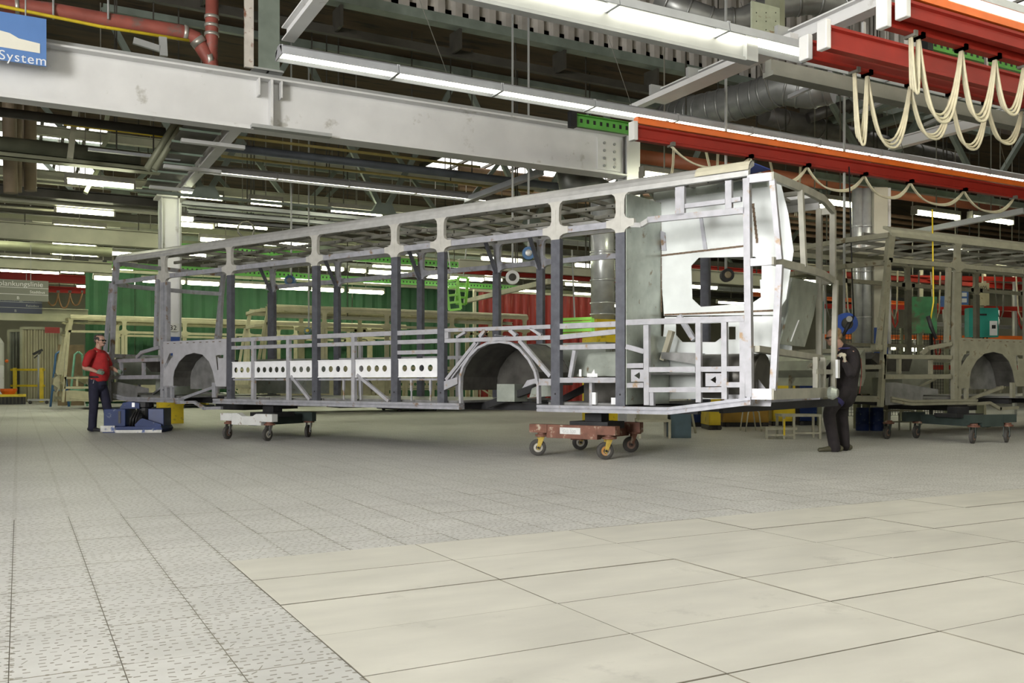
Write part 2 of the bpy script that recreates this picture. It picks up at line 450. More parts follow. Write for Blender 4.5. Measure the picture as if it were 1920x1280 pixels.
# ------------------------------------------------------------------ hall shell
M_ROOF = mat('brown_roof_boards', (0.075, 0.048, 0.022), 0.85, 0, 0.25, 1.2, (0.03, 0.02, 0.012), 0.3, 1.4, stretch=(0.4, 2.0, 1))
M_WALLC = mat('cream_hall_wall', (0.50, 0.48, 0.38), 0.7, 0, 0.08, 0.7)
M_SKY = mat('bright_roof_glazing', (1.0, 0.97, 0.92), emit=3.2)
FY = 17.6
zf = PY(1150, 108, FY).z
struct('ceiling', MB().box(-14, -11, 11.5, 48, FY, 11.7), M_ROOF, 'dark brown boarded factory roof')
struct('ceiling_low', MB().box(-14, FY, zf+0.1, 48, 60, zf+0.3), M_ROOF, 'lower boarded roof over the rear bays')
struct('wall_left', MB().box(-14.3, -11, 0, -14, 60, 11.5), M_WALLC, 'cream side wall of the hall')
struct('wall_front', MB().box(-14, -11.3, 0, 48, -11, 11.5), M_WALLC, 'cream wall behind the viewer')
struct('wall_right', MB().box(48, -11, 0, 48.3, 60, 11.5), M_WALLC, 'cream end wall of the hall')
struct('wall_back', MB().box(-14, 60, 0, 48, 60.3, 11.5), M_WALLC, 'cream far wall of the hall')

gt = thing('window_9', 'added unseen glazed gate around the key light, left of the viewer', None, (-14, ADDED_GATE[1], ADDED_GATE[2]-2.7)); gt['kind'] = 'structure'  # gate made up, unseen; it houses the added key light
for i in range(8): part('window_frame', MB().box(0.02, -3.5+i*1.0-0.05, 0, 0.12, -3.5+i*1.0+0.05, 5.4), M_GREYB, gt)
for i in range(7):
    for j in range(3): part('pane', MB().box(0.03, -3.45+i*1.0, 0.05+j*1.8, 0.06, -2.55+i*1.0, 1.75+j*1.8), M_SKY, gt)
def skylight(n, p, lx, ly, npx, npy, label):
    """glazed roof opening: frame, bars, panes hanging just under the boards"""
    x0, y0 = p; z = (zf + 0.03) if y0 > FY else 11.42
    root = thing('window_%d' % n, label, None, (x0, y0, z)); root['kind'] = 'structure'
    fr = MB(); w = 0.09
    for k in range(npx+1): fr.box(k*lx/npx - w/2, -w/2, -0.08, k*lx/npx + w/2, ly + w/2, 0.06)
    for k in range(npy+1): fr.box(-w/2, k*ly/npy - w/2, -0.07, lx + w/2, k*ly/npy + w/2, 0.05)
    part('window_frame', fr, M_DARKST, root)
    for i in range(npx):
        for j in range(npy):
            part('pane', MB().box(i*lx/npx+w/2, j*ly/npy+w/2, 0.0, (i+1)*lx/npx-w/2, (j+1)*ly/npy-w/2, 0.03), M_SKY, root)
g0 = G(20, 235, zf)
skylight(1, (-1.2, g0.y - 1.0), 3.6, 3.2, 6, 1, 'roof skylight strip above the far left pipes')
skylight(2, (-1.2, g0.y + 4.2), 3.8, 2.6, 5, 1, 'farther roof skylight strip at far left')
g1 = G(1740, 10, 11.4)
skylight(3, (g1.x - 0.2, g1.y - 2.4), 7.0, 2.6, 10, 1, 'bright roof glazing above the red rails at top right')
g2 = G(1000, 325, zf)
skylight(4, (g2.x - 4, g2.y - 2), 9.0, 3.0, 9, 1, 'roof skylight far behind the white girder end')

# corrugated fascia hanging from the roof step, with its bottom channel
root = thing('corrugated_fascia', 'dark corrugated sheet fascia hanging under the roof at top centre', 'fascia', (6.0, FY, zf))
prof = MB(); x = 1.5; pts = []
while x < 26:
    pts += [(x, 0), (x+0.16, 0), (x+0.20, 0.12), (x+0.36, 0.12)]; x += 0.40
vs = []; fs = []
for (a, b_) in pts:
    vs += [(a, FY - b_, zf + 0.1), (a, FY - b_, 11.5)]
for i in range(len(pts)-1): fs.append((2*i, 2*i+2, 2*i+3, 2*i+1))
part('corrugated_sheet', MB().add(vs, fs), mat('grey_brown_sheet', (0.50, 0.47, 0.42), 0.55, 0.3, 0.15, 2), root, w=True)
part('bottom_channel', MB().box(1.5, FY-0.2, zf-0.08, 26, FY+0.08, zf+0.12), M_TRUSS, root, w=True)
part('lower_angle', MB().box(1.5, FY+0.3, zf-0.55, 26, FY+0.42, zf-0.38), M_DARKST, root, w=True)
for k in range(8):
    part('hanger_bracket', MB().box(3.0+k*2.6, FY-0.1, zf-0.5, 3.06+k*2.6, FY+0.42, zf-0.05), M_DARKST, root, w=True)
# ------------------------------------------------------------------ bus body frame (shared builder)
def _crop(ox, oy, sc): return lambda x, y: S(ox + x/sc, oy + y/sc)
c1 = _crop(190, 440, 6.4); c2 = _crop(190, 620, 6.4); c3 = _crop(400, 580, 6.4); c4 = _crop(620, 580, 6.4)
c5 = _crop(820, 580, 6.4); c6 = _crop(1020, 580, 6.4); c7 = _crop(1180, 560, 5.82); c8 = _crop(1150, 310, 6.4)
W = 2.5
PIL = [('B', 9.064, 9.19), ('C', 6.94, 7.06), ('D', 5.245, 5.372), ('E', 4.365, 4.488), ('F', 2.456, 2.59), ('G', 1.525, 1.653)]
def L3(s, t, z): return Vector((s, -t, z))
def fside(a, b, t): return Vector((a, -t, b))
def rail_mb(a, b, h, t0=0.0, th=0.05, mb=None):
    a = Vector((a[0], a[1])); b = Vector((b[0], b[1])); d = (b-a).normalized(); n = Vector((-d.y, d.x))*h/2
    return (mb or MB()).prism([[tuple(a+n), tuple(b+n), tuple(b-n), tuple(a-n)]], fside, t0, t0+th)
def build_bus(root, P, detail=2, s_min=-9, s_max=99, rear=True):
    """P: palette (pillar, rail, light, gusset, roof, sheet). detail 2 = everything, 1 = frame only"""
    def keep(s0, s1=None): return s_min <= min(s0, s1 if s1 is not None else s0) and max(s0, s1 if s1 is not None else s0) <= s_max
    def rail(name, a, b, h, m, t0=0.0, th=0.05):
        if not keep(a[0], b[0]): return None
        return part(name, rail_mb(a, b, h, t0, th), m, root)
    def box(name, s0, s1, t0, t1, z0, z1, m):
        if not keep(s0, s1): return None
        return part(name, MB().box(s0, -t1, z0, s1, -t0, z1), m, root)
    far = lambda t: W - t
    s_front = 12.62; s_rear = max(0.0, s_min)
    # --- side pillars with their cross gussets
    gus = lambda c: [(c-0.115,3.205),(c-0.075,3.175),(c-0.06,3.12),(c-0.058,2.96),(c-0.075,2.915),(c-0.12,2.89),(c-0.19,2.885),(c-0.19,2.80),
                     (c-0.12,2.79),(c-0.075,2.765),(c-0.062,2.73),(c+0.062,2.73),(c+0.075,2.765),(c+0.12,2.79),(c+0.19,2.80),(c+0.19,2.885),
                     (c+0.12,2.89),(c+0.075,2.915),(c+0.058,2.96),(c+0.06,3.12),(c+0.075,3.175),(c+0.115,3.205)]
    for nme, a, b in PIL + [('A', 10.94, 11.13)]:
        if not keep(a, b): continue
        mbp = MB().box(a, -0.075, 0.64, b, 0, 2.74)
        if nme == 'A': mbp = MB().box(11.03, -0.075, 0.64, b, 0, 2.74).box(a, -0.09, 0.64, 11.02, -0.012, 2.74)
        p = part('pillar', mbp, P['rail'] if nme == 'A' else P['pillar'], root)
        c = (a+b)/2
        g = part('gusset', MB().prism([gus(c)], fside, -0.006, 0.05), P['gusset'], root)
        if detail > 1:
            part('bead', MB().box(c-0.012, 0.006, 2.80, c+0.012, 0.010, 3.10), P['gusset'], g)
            bo = MB()
            for dz in (0.012,): bo.cyl((c, 0.001, 0.78), (c, 0.003, 0.78), 0.013, 10)
            part('bolt_hole', bo, M_BLACKST, p)
        # opposite side
        part('pillar', MB().box(a, -W, 0.64, b, -W+0.075, 2.74), P['pillar'], root)
        part('gusset', MB().prism([gus(c)], fside, W-0.05, W+0.006), P['rail'], root)
        # roof hoop
        pts = [(0.03, 3.24), (0.16, 3.335), (0.55, 3.36), (1.25, 3.375), (1.95, 3.36), (2.34, 3.335), (2.47, 3.24)]
        mb = MB()
        for q in range(len(pts)-1):
            mb.bar((c, -pts[q][0], pts[q][1]), (c, -pts[q+1][0], pts[q+1][1]), 0.05, 0.05)
        part('roof_hoop', mb, P['hoop'], root)
        # corner braces under the far cant rail
        if detail > 1:
            part('corner_brace', MB().bar((c, -W+0.05, 2.72), (c, -W+0.36, 3.24), 0.05, 0.05), P['pillar'], root)
    # in-between roof hoops
    for c in (0.35, 1.0, 2.05, 3.1, 3.75, 4.9, 5.9, 6.4, 7.6, 8.3, 9.75, 10.4, 11.7):
        if keep(c): part('roof_hoop', MB().bar((c, -0.16, 3.33), (c, -1.25, 3.365), 0.05, 0.045).bar((c, -1.25, 3.365), (c, -2.34, 3.33), 0.05, 0.045), P['hoop'], root)
    for t in (0.62, 1.25, 1.88):
        ml = MB().bar((s_rear+0.05, -t, 3.33), (min(s_front, s_max)-0.05, -t, 3.33), 0.04, 0.055)
        part('roof_stringer', ml, P['hoop'], root)
        if detail > 1:
            hb = MB(); s = s_rear + 0.3
            while s < min(s_front, s_max) - 0.2:
                hb.cyl((s, -t+0.019, 3.33), (s, -t+0.022, 3.33), 0.012, 8); s += 0.42
            part('rivet_row', hb, M_BLACKST, root, kind='stuff')
    # --- cant rails (rounded roof edge)
    prof = [(0,3.205),(-0.002,3.262),(0.012,3.266),(0.016,3.272),(0.03,3.315),(0.07,3.36),(0.12,3.382),(0.17,3.388),(0.17,3.345),(0.06,3.29),(0.05,3.205)]
    for mir in (0, 1):
        pr = [(t if not mir else W-t, z) for t, z in prof]
        s1 = min(s_front + 0.02, s_max); n_ = len(pr)
        vs = [L3(s, t, z) for s in (s_rear-0.02 if rear else s_rear, s1) for t, z in pr]
        fs = [(i, (i+1) % n_, n_+(i+1) % n_, n_+i) for i in range(n_)]
        tri = tessellate_polygon([[Vector((a, b, 0)) for a, b in pr]])
        part('cant_rail', MB().add(vs, fs + [tuple(t) for t in tri] + [tuple(n_+i for i in t) for t in tri]), P['roof'], root)
    # --- window rails near and far
    cs = sorted([(a+b)/2 for _, a, b in PIL] + [11.035])
    for i in range(len(cs)-1):
        if keep(cs[i], cs[i+1]):
            part('window_rail', MB().box(cs[i]+0.1, -0.05, 2.80, cs[i+1]-0.1, -0.002, 2.878), P['rail'], root)
            part('window_rail', MB().box(cs[i]+0.1, -W, 2.80, cs[i+1]-0.1, -W+0.05, 2.878), P['rail'], root)
    # --- sills
    sill = [(-0.02,0.552),(-0.02,0.588),(-0.006,0.592),(-0.006,0.600),(-0.02,0.604),(-0.02,0.638),(0.10,0.638),(0.10,0.552)]
    def sill_part(s0, s1, dz0=0.0, dz1=0.0, mir=False, name='sill'):
        if not keep(s0, s1): return
        pr = [((t if not mir else W-t), z) for t, z in sill]; n_ = len(pr)
        vs = [L3(s, t, z+dz) for s, dz in ((s0, dz0), (s1, dz1)) for t, z in pr]
        fs = [(i, (i+1) % n_, n_+(i+1) % n_, n_+i) for i in range(n_)] + [tuple(range(n_))[::-1], tuple(range(n_, 2*n_))]
        part(name, MB().add(vs, fs), P['rail'], root)
    arch_l = c5(270, 1120)[0]; arch_r = c5(1200, 1130)[0]
    for mir in (False, True):
        sill_part(arch_l, 9.55, mir=mir); sill_part(0.95, arch_r, mir=mir)
        if rear: sill_part(-0.05, 0.95, 0.13, 0.0, mir=mir)
        sill_part(10.55, 12.2, 0.0, -0.0, mir=mir)
        sill_part(12.2, 12.66, 0.0, 0.06, mir=mir)
    # --- belt rails and stub posts, B to E, near side
    def strip(a, b): return (a[0], a[1]), (b[0], b[1])
    zb1, zb2, h1 = 1.632, 1.505, 0.066
    post1 = c3(468, 700)[0]; post2 = c3(891, 700)[0]; post3 = c4(266, 700)[0]
    for (s0, s1) in ((9.064, 7.06), (6.94, 5.372), (5.245, 4.488)):
        rail('belt_rail', (s0, zb1), (s1, zb1), h1, P['light'])
        rail('waist_rail', (s0, zb2-0.005), (s1, zb2-0.005), 0.058, P['light'], 0.004)
        rail('belt_rail', (s0, zb1), (s1, zb1), h1, P['light'], W-0.05)
        rail('waist_rail', (s0, zb2-0.16), (s1, zb2-0.16), 0.058, P['light'], W-0.05)
    z3 = (c4(900, 515)[1])
    rail('waist_rail', (5.245, z3), (4.488, z3), 0.056, P['light'])
    for ps in (post1, post2, post3):
        if keep(ps):
            part('stub_post', MB().box(ps-0.034, -0.055, 0.64, ps+0.034, 0.002, zb1-h1/2), P['light'], root)
            part('stub_post', MB().box(ps-0.034, -W, 0.64, ps+0.034, -W+0.055, zb1-h1/2), P['light'], root)
    # --- perforated white side panels
    zt, zb_ = 1.262, 0.995
    segs = [(9.064, post1+0.034, 3), (post1-0.034, post2+0.034, 5), (post2-0.034, 7.06, 3), (6.94, post3+0.034, 4), (post3-0.034, 5.372, 4), (5.245, 4.488, 4)]
    for s0, s1, nh in segs:
        if not keep(s0, s1): continue
        a, b = s0-0.006, s1+0.006; loops = [[(a, zb_), (a, zt), (b, zt), (b, zb_)]]
        for k in range(nh):
            c = a + (b-a)*(k+0.62)/(nh+0.24) if nh != 4 else a + (b-a)*(k+0.75)/(nh+0.6)
            loops.append(circle(c, 1.125, 0.047, 14))
        pp = part('perforated_panel', MB().prism(loops, fside, 0.016, 0.022), P['white'], root)
        for zl in (zt-0.012, zb_): part('folded_lip', MB().box(b+0.003, -0.014, zl, a-0.003, -0.002, zl+0.012), P['white'], pp)
        rail('under_rail', (a, zb_-0.03), (b, zb_-0.03), 0.03, P['rail'], 0.03, 0.03)
    # diagonals and slim studs under the panels
    rail('diagonal_brace', c3(925, 800), c3(1150, 1085), 0.045, P['light'], 0.0, 0.045)
    rail('diagonal_brace', c4(310, 785), c4(690, 1100), 0.045, P['light'], 0.0, 0.045)
    for q in (c3(1545, 800), c4(340, 800), c4(950, 800), c4(1180, 800)):
        if keep(q[0]):
            st = part('stud', MB().box(q[0]-0.016, -0.05, 0.80, q[0]+0.016, -0.02, 0.975), P['light'], root)
            part('pin', MB().box(q[0]-0.009, -0.045, 0.66, q[0]+0.009, -0.026, 0.80), P['light'], st)
    # --- floor boards and underframe
    for (s0, s1) in ((1.7, 2.7), (4.2, 5.3), (5.32, 6.9), (6.92, 8.2), (8.22, 9.4), (10.7, 12.3)):
        s0 = max(s0, s_min); s1 = min(s1, s_max)
        if s1 - s0 > 0.3:
            part('floor_board', MB().box(s0, -2.4, 0.64, s1, -0.11, 0.672), P['dull'], root)
    for t in (0.75, 1.75):
        part('chassis_beam', MB().box(max(0.9, s_min), -t-0.05, 0.535, min(12.2, s_max), -t+0.05, 0.63), P['under'], root)
    for s in (1.4, 2.7, 4.3, 5.6, 7.0, 8.4, 9.5, 10.9, 12.0):
        if keep(s): part('cross_member', MB().box(s-0.04, -2.4, 0.545, s+0.04, -0.1, 0.62), P['under'], root)
    # --- rear wheel arch, E to F
    if keep(2.59, 4.365):
        rail('arch_top_rail', c5(85, 250), c5(1355, 205), 0.05, P['light']); rail('arch_low_rail', c5(85, 375), c5(1355, 335), 0.055, P['light'])
        hoop = [c5(*q) for q in ((270,1125),(262,960),(268,800),(300,690),(380,560),(480,460),(600,402),(740,385),(870,402),(980,470),(1090,600),(1165,740),(1200,900),(1205,1130))]
        mb = MB()
        for i in range(len(hoop)-1): rail_mb(hoop[i], hoop[i+1], 0.034, 0.0, 0.06, mb)
        ah = part('arch_hoop', mb, P['light'], root)
        # barrel of the wheel housing
        n_ = len(hoop); vs = [L3(s, t, z-0.01) for t in (0.06, 0.85) for s, z in hoop[1:-1]]
        m_ = n_-2
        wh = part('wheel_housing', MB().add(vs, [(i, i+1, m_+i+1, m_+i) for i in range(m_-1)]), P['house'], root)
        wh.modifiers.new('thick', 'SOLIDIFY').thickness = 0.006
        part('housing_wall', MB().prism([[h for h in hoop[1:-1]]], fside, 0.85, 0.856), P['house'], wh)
        rb = MB()
        for k in range(7):
            a = hoop[5 + k//2]; q = 4.08 - k*0.17
            rb.bar(L3(q, 0.12, 1.56-0.02*abs(k-3)), L3(q-0.05, 0.34, 1.54-0.02*abs(k-3)), 0.03, 0.015)
        part('rib', rb, P['rail'], wh, kind='stuff')
        rail('arch_brace', c5(450, 395), c5(95, 845), 0.045, P['light'], 0.005); rail('arch_brace', c5(480, 395), c5(150, 830), 0.02, P['light'], 0.02)
        rail('arch_brace', c5(975, 372), c5(1345, 800), 0.05, P['light'], 0.005)
        rail('arch_strut', c5(560, 250), c5(500, 330), 0.05, P['light']); rail('arch_strut', c5(860, 245), c5(940, 315), 0.05, P['light'])
        rail('arch_strut', c5(225, 335), c5(330, 270), 0.035, P['light']); rail('arch_strut', c5(1110, 225), c5(1240, 310), 0.035, P['light'])
        part('arch_foot_plate', MB().prism([[c5(80,860), c5(240,810), c5(240,892), c5(80,968)]], fside, 0.0, 0.05), P['light'], root)
        part('arch_foot_box', MB().prism([[c5(1215,830), c5(1362,830), c5(1362,912), c5(1215,912)]], fside, 0.0, 0.09), P['light'], root)
        part('arch_corner_box', MB().prism([[c5(85,260), c5(130,258), c5(130,345), c5(85,350)]], fside, 0.0, 0.05), P['light'], root)
        # axle cradle seen through the arch
        part('cradle_beam', MB().bar(L3(4.0, 0.5, 0.60), L3(2.75, 0.5, 0.98), 0.08, 0.09), P['under'], root)
        part('cradle_beam', MB().bar(L3(3.6, 1.6, 0.60), L3(2.7, 1.6, 1.0), 0.08, 0.09), P['under'], root)
        part('cradle_box', MB().box(3.45, -0.7, 0.66, 3.75, -0.4, 0.90), P['sheet'], root)
        part('cradle_wing', MB().prism([[c5(920,1060), c5(950,950), c5(1050,900), c5(1190,900), c5(1190,1045)]], fside, 0.35, 0.40), P['sheet'], root)
        part('cradle_wing', MB().prism([[c5(900,945), c5(960,850), c5(1060,828), c5(1195,830), c5(1195,890), c5(1040,890)]], fside, 0.22, 0.28), P['light'], root)
        part('podium', MB().box(2.75, -2.35, 1.00, 4.2, -1.65, 1.5), P['sheet'], root)
    # --- F to G
    if keep(1.653, 2.456):
        rail('belt_rail', (2.456, zb1), (1.653, zb1), h1, P['light'])
        rail('sloping_rail', c6(190, 333), c6(855, 265), 0.062, P['light']); rail('waist_rail', c6(190, 455), c6(855, 440), 0.062, P['light'])
        rail('low_rail', c6(190, 848), c6(855, 847), 0.064, P['light'])
        rail('diagonal_brace', c6(355, 490), c6(300, 815), 0.05, P['light'], 0.01)
        part('bracket_plate', MB().prism([[c6(505,810), c6(505,765), c6(560,765), c6(590,715), c6(600,765), c6(630,770), c6(630,810)]], fside, 0.02, 0.025), P['white'], root)
        part('bracket_plate', MB().prism([[c6(410,805), c6(410,718), c6(438,718), c6(438,805)]], fside, 0.02, 0.025), P['white'], root)
        part('bracket_plate', MB().prism([[c6(530,1140), c6(530,995), c6(590,995), c6(590,1140)]], fside, 0.06, 0.10), P['white'], root)
        part('bracket_plate', MB().prism([[c6(780,1140), c6(780,1058), c6(858,1058), c6(858,1140)]], fside, 0.05, 0.06), P['white'], root)
        part('inner_sheet', MB().box(1.66, -0.60, 0.66, 2.45, -0.57, 1.02), P['house'], root)
        part('inner_sheet', MB().prism([[c6(240,800), c6(400,500), c6(855,500), c6(855,800)]], fside, 0.30, 0.31), P['sheet'], root)
        part('inner_post', MB().box(2.02, -0.12, 0.64, 2.06, -0.06, 1.0), P['light'], root)
    # --- front: arch panel A to B
    if keep(9.19, 10.94):
        out = [c2(742,130), c2(1500,95), c2(1495,668), c2(1372,668)]
        arch = [c2(*q) for q in ((1352,560),(1335,480),(1292,370),(1212,285),(1110,264),(1010,292),(930,370),(872,480),(858,560),(858,662))]
        out = out + arch + [c2(742, 662)]
        slot1 = [c2(*q) for q in ((750,440),(815,272),(858,266),(858,310),(828,345),(792,410),(752,492))]
        slot2 = [c2(*q) for q in ((1368,300),(1395,288),(1465,290),(1462,328),(1412,330),(1392,312),(1404,470),(1390,470))]
        part('wheel_arch_panel', MB().prism([out, slot1, slot2], fside, 0.0, 0.012), P['panel'], root)
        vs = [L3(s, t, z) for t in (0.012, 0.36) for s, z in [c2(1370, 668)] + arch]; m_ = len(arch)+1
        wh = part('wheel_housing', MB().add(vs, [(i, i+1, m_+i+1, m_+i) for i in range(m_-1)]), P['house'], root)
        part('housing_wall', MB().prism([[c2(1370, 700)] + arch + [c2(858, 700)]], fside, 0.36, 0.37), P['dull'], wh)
        part('arch_foot', MB().prism([[c2(735,660), c2(870,660), c2(870,680), c2(735,680)]], fside, 0.0, 0.05), P['rail'], root)
        wl = MB()
        for k in range(9): 
            q = c2(800+k*78, 152-k*3); wl.box(q[0]-0.03, 0.001, q[1]-0.006, q[0]+0.03, 0.004, q[1]+0.006)
        part('weld_seam', wl, M_WELD, root, kind='stuff')
        rail('arch_strut', c2(900, 815), c2(1290, 675), 0.05, P['rail'], 0.10); rail('sill_link', c2(870, 862), c2(1090, 855), 0.05, P['rail'], 0.02)
        rail('sill_link', c2(1090, 855), c2(1215, 935), 0.05, P['rail'], 0.02); rail('sill_link', c2(1200, 930), c2(1420, 925), 0.05, P['rail'], 0.02)
        rail('short_post', c2(835, 680), c2(835, 830), 0.06, P['rail']); rail('short_post', c2(1345, 620), c2(1345, 800), 0.09, P['rail'])
        rail('belt_rail', (10.94, zb1), (9.19, zb1), h1, P['rail'], W-0.05)
        part('podium', MB().box(9.3, -2.42, 0.7, 10.8, -1.85, 1.36), P['sheet'], root)
        part('axle_carrier', MB().box(9.6, -1.9, 0.42, 10.4, -0.66, 0.66), P['under'], root)
    # --- front overhang
    if keep(11.13, 12.6):
        sf = c2(95, 350)[0]
        rail('front_rail', c2(95, 365), c2(680, 345), 0.066, P['rail']); rail('front_rail', c2(95, 560), c2(680, 553), 0.072, P['rail'])
        for xq in (108, 224, 494): rail('front_stub', c2(xq, 385), c2(xq, 530), 0.06 if xq != 108 else 0.04, P['rail'])
        rail('sloping_rail', c2(412, 325), c2(470, 262), 0.06, P['rail']); rail('sloping_rail', c2(465, 262), c2(682, 198), 0.062, P['rail'])
        part('skirt_sheet', MB().prism([[c2(112,615), c2(200,615), c2(560,690), c2(560,742), c2(425,742), c2(415,835), c2(112,835)]], fside, 0.015, 0.02), P['dull'], root)
        rail('window_post', c1(660, 535), c2(640, 190), 0.085, P['rail'], 0.0)
        rail('window_rail', c1(135, 575), c1(690, 505), 0.075, P['rail'])
        # corner post and windscreen post, near and far
        ca, cb, cc = c1(165, 330), c1(140, 590), c2(82, 850)
        for t0 in (0.0, W-0.07):
            rail('corner_post', ca, cb, 0.13 if t0 == 0 else 0.1, P['rail'], t0, 0.07)
            rail('corner_post', cb, c2(105, 300), 0.085, P['rail'], t0, 0.07); rail('corner_post', c2(105, 300), cc, 0.075, P['rail'], t0, 0.07)
            rail('windscreen_post', (cb[0]+0.05, cb[1]+0.02), c2(48, 260), 0.075, P['rail'], t0-0.03 if t0 == 0 else t0+0.03, 0.05)
        q = c2(48, 280)
        part('post_cap', MB().box(q[0]-0.06, -0.06, q[1]-0.04, q[0]+0.09, 0.04, q[1]+0.04), P['white'], root)
        for z, h in ((3.22, 0.08), (2.80, 0.08), (1.43, 0.07), (1.16, 0.07), (0.66, 0.09)):
            so = cb[0] if z > 2 else sf + 0.05
            part('front_header', MB().bar(L3(so, 0.02, z), L3(so+0.16, 0.7, z), 0.05, h).bar(L3(so+0.16, 0.7, z), L3(so+0.16, 1.8, z), 0.05, h).bar(L3(so+0.16, 1.8, z), L3(so, W-0.02, z), 0.05, h), P['rail'], root)
        for t in (0.75, 1.75): part('front_stub', MB().bar(L3(sf+0.2, t, 0.66), L3(sf+0.2, t, 1.43), 0.05, 0.05), P['rail'], root)
        part('driver_pedestal', MB().box(11.4, -1.0, 0.68, 11.9, -0.4, 1.0), P['sheet'], root)
        part('dash_cowl', MB().prism([[(11.5,1.36),(12.4,1.40),(12.5,1.30),(12.2,1.12),(11.6,1.10)]], fside, 0.5, 2.0), P['house'], root)
        part('front_brace', MB().bar(L3(12.0, 0.4, 0.68), L3(11.2, 0.3, 0.98), 0.03, 0.035), P['light'], root)
        # front nose shell: pressed panel under the windscreen
        nose = [(sf+0.16, 1.43), (sf+0.30, 1.28), (sf+0.32, 1.12), (sf+0.18, 1.0), (sf+0.22, 0.86), (sf+0.18, 0.86), (sf+0.12, 1.0), (sf+0.12, 1.43)]
        part('nose_panel', MB().prism([nose], fside, 0.25, W-0.25), P['sheet'], root)
    # --- rear: G to the corner
    if rear and keep(0.0, 1.5):
        rail('belt_rail', c7(-40, 258), c7(1252, 215), 0.066, P['light'])
        for a, b, w_ in (((180,285),(185,1160),0.068), ((748,262),(752,1130),0.064), ((1030,250),(1034,1095),0.064), ((1230,245),(1232,1085),0.062), ((232,1020),(235,1165),0.05)):
            rail('stub_post', c7(*a), c7(*b), w_, P['light'], 0.0 if a[0] != 232 else 0.02)
        rail('corner_post', c8(1590, 150), c7(1300, 1070), 0.075, P['light'], 0.0, 0.075)
        for a, b in (((-40,730),(150,728)), ((-40,945),(150,942)), ((212,772),(716,768)), ((212,993),(720,990)), ((778,768),(1000,767)), ((778,993),(1004,991)), ((1060,765),(1202,764)), ((1060,938),(1202,938))):
            rail('grid_rail', c7(*a), c7(*b), 0.058, P['light'], 0.004, 0.045)
        rail('sloping_rail', c7(-40, 520), c7(155, 575), 0.058, P['light'])
        for (x0, y0, x1, y1) in ((5,770,150,905), (818,812,1000,955)):
            cx, cy = (x0+x1)/2, (y0+y1)/2
            part('gusset_plate', MB().prism([[c7(x0,y0), c7(x1,y0), c7(x1,y1), c7(x0,y1)], [c7(cx-38,cy), c7(cx+20,cy-38), c7(cx+28,cy), c7(cx+20,cy+38)]], fside, 0.03, 0.036), P['light'], root)
        rail('window_rail', c8(205, 712), c8(330, 715), 0.055, P['roof']); rail('window_rail', c8(325, 712), c8(415, 655), 0.055, P['roof']); rail('window_rail', c8(405, 652), c8(1570, 535), 0.07, P['light'])
        rail('upper_post', c8(795, 255), c8(795, 600), 0.115, P['light']); rail('upper_post', c8(1378, 180), c8(1380, 515), 0.075, P['light'])
        rail('upper_rail', c8(855, 487), c8(1338, 430), 0.05, P['light']); rail('upper_rail', c8(1412, 418), c8(1525, 400), 0.05, P['light'])
        # roof corner cover
        part('roof_corner_cap', MB().add([L3(s, t, z) for s in (-0.02, 0.62) for t, z in ((-0.004,3.272),(0.012,3.322),(0.055,3.372),(0.11,3.395),(0.2,3.402))], [(i,i+1,6+i,5+i) for i in range(4)]), P['cap'], root)
        # rear end frame
        K1, K2 = (-0.27, 0.0), (-0.20, W)
        def rb(s, t, z): return L3(s, t, z)
        def lev(z, h, name):
            part(name, MB().bar(rb(0.0, 0.03, z), rb(K1[0], K1[1]+0.05, z), 0.05, h), P['light'], root)
            part(name, MB().bar(rb(K1[0], K1[1]+0.03, z), rb(-0.33, 1.0, z), 0.05, h).bar(rb(-0.33, 1.0, z), rb(-0.33, 1.6, z), 0.05, h).bar(rb(-0.33, 1.6, z), rb(K2[0], K2[1]-0.03, z), 0.05, h), P['rear'], root)
            part(name, MB().bar(rb(0.0, W-0.03, z), rb(K2[0], W-0.03, z), 0.05, h), P['rear'], root)
        lev(3.17, 0.09, 'rear_header'); lev(2.25, 0.085, 'rear_mid_rail'); lev(0.80, 0.12, 'rear_bumper_bar')
        part('rear_post', MB().bar(rb(K1[0], 0.06, 3.14), rb(-0.33, 0.12, 2.27), 0.055, 0.06), P['light'], root)
        part('rear_post', MB().bar(rb(-0.33, 0.12, 2.21), rb(-0.27, 0.08, 0.84), 0.06, 0.07), P['light'], root)
        part('rear_post', MB().bar(rb(-0.33, 0.80, 3.14), rb(-0.33, 0.92, 2.27), 0.06, 0.06), P['rear'], root)
        part('rear_post', MB().bar(rb(-0.02, W-0.04, 3.2), rb(-0.02, W-0.04, 0.8), 0.07, 0.07), P['rear'], root)
        part('rear_post', MB().bar(rb(K2[0], W-0.05, 3.17), rb(K2[0], W-0.05, 2.25), 0.07, 0.07), P['rear'], root)
        part('rear_post', MB().bar(rb(K2[0]-0.05, W-0.1, 2.25), rb(K2[0]-0.02, W-0.1, 0.8), 0.06, 0.06), P['rear'], root)
        hb = MB()
        part('handle_strip', MB().box(K2[0]-0.09, -W+0.05, 0.98, K2[0]-0.06, -W+0.14, 1.22), P['white'], root)
        # engine tower of galvanised sheet
        TB = 0.85
        sL = 1.47
        tb_left = sL
        part('tower_side_wall', MB().add([L3(sL+0.03, 0.0, 3.2), L3(tb_left, TB, 3.2), L3(tb_left, TB, 0.66), L3(sL+0.03, 0.0, 0.66)], [(0,1,2,3)]), P['sheet'], root).modifiers.new('thick', 'SOLIDIFY').thickness = 0.012
        f = lambda u, v: S(u, v, TB)
        out = [f(1228,356), f(1462,338), f(1478,400), f(1488,470), f(1474,560), f(1455,590), f(1245,592)]
        opn = [f(1310,483), f(1296,498), f(1298,560), f(1314,575), f(1410,568), f(1428,556), f(1428,492), f(1415,481)]
        tw = part('tower_back_wall', MB().prism([out, opn], fside, TB, TB+0.012), P['galv'], root)
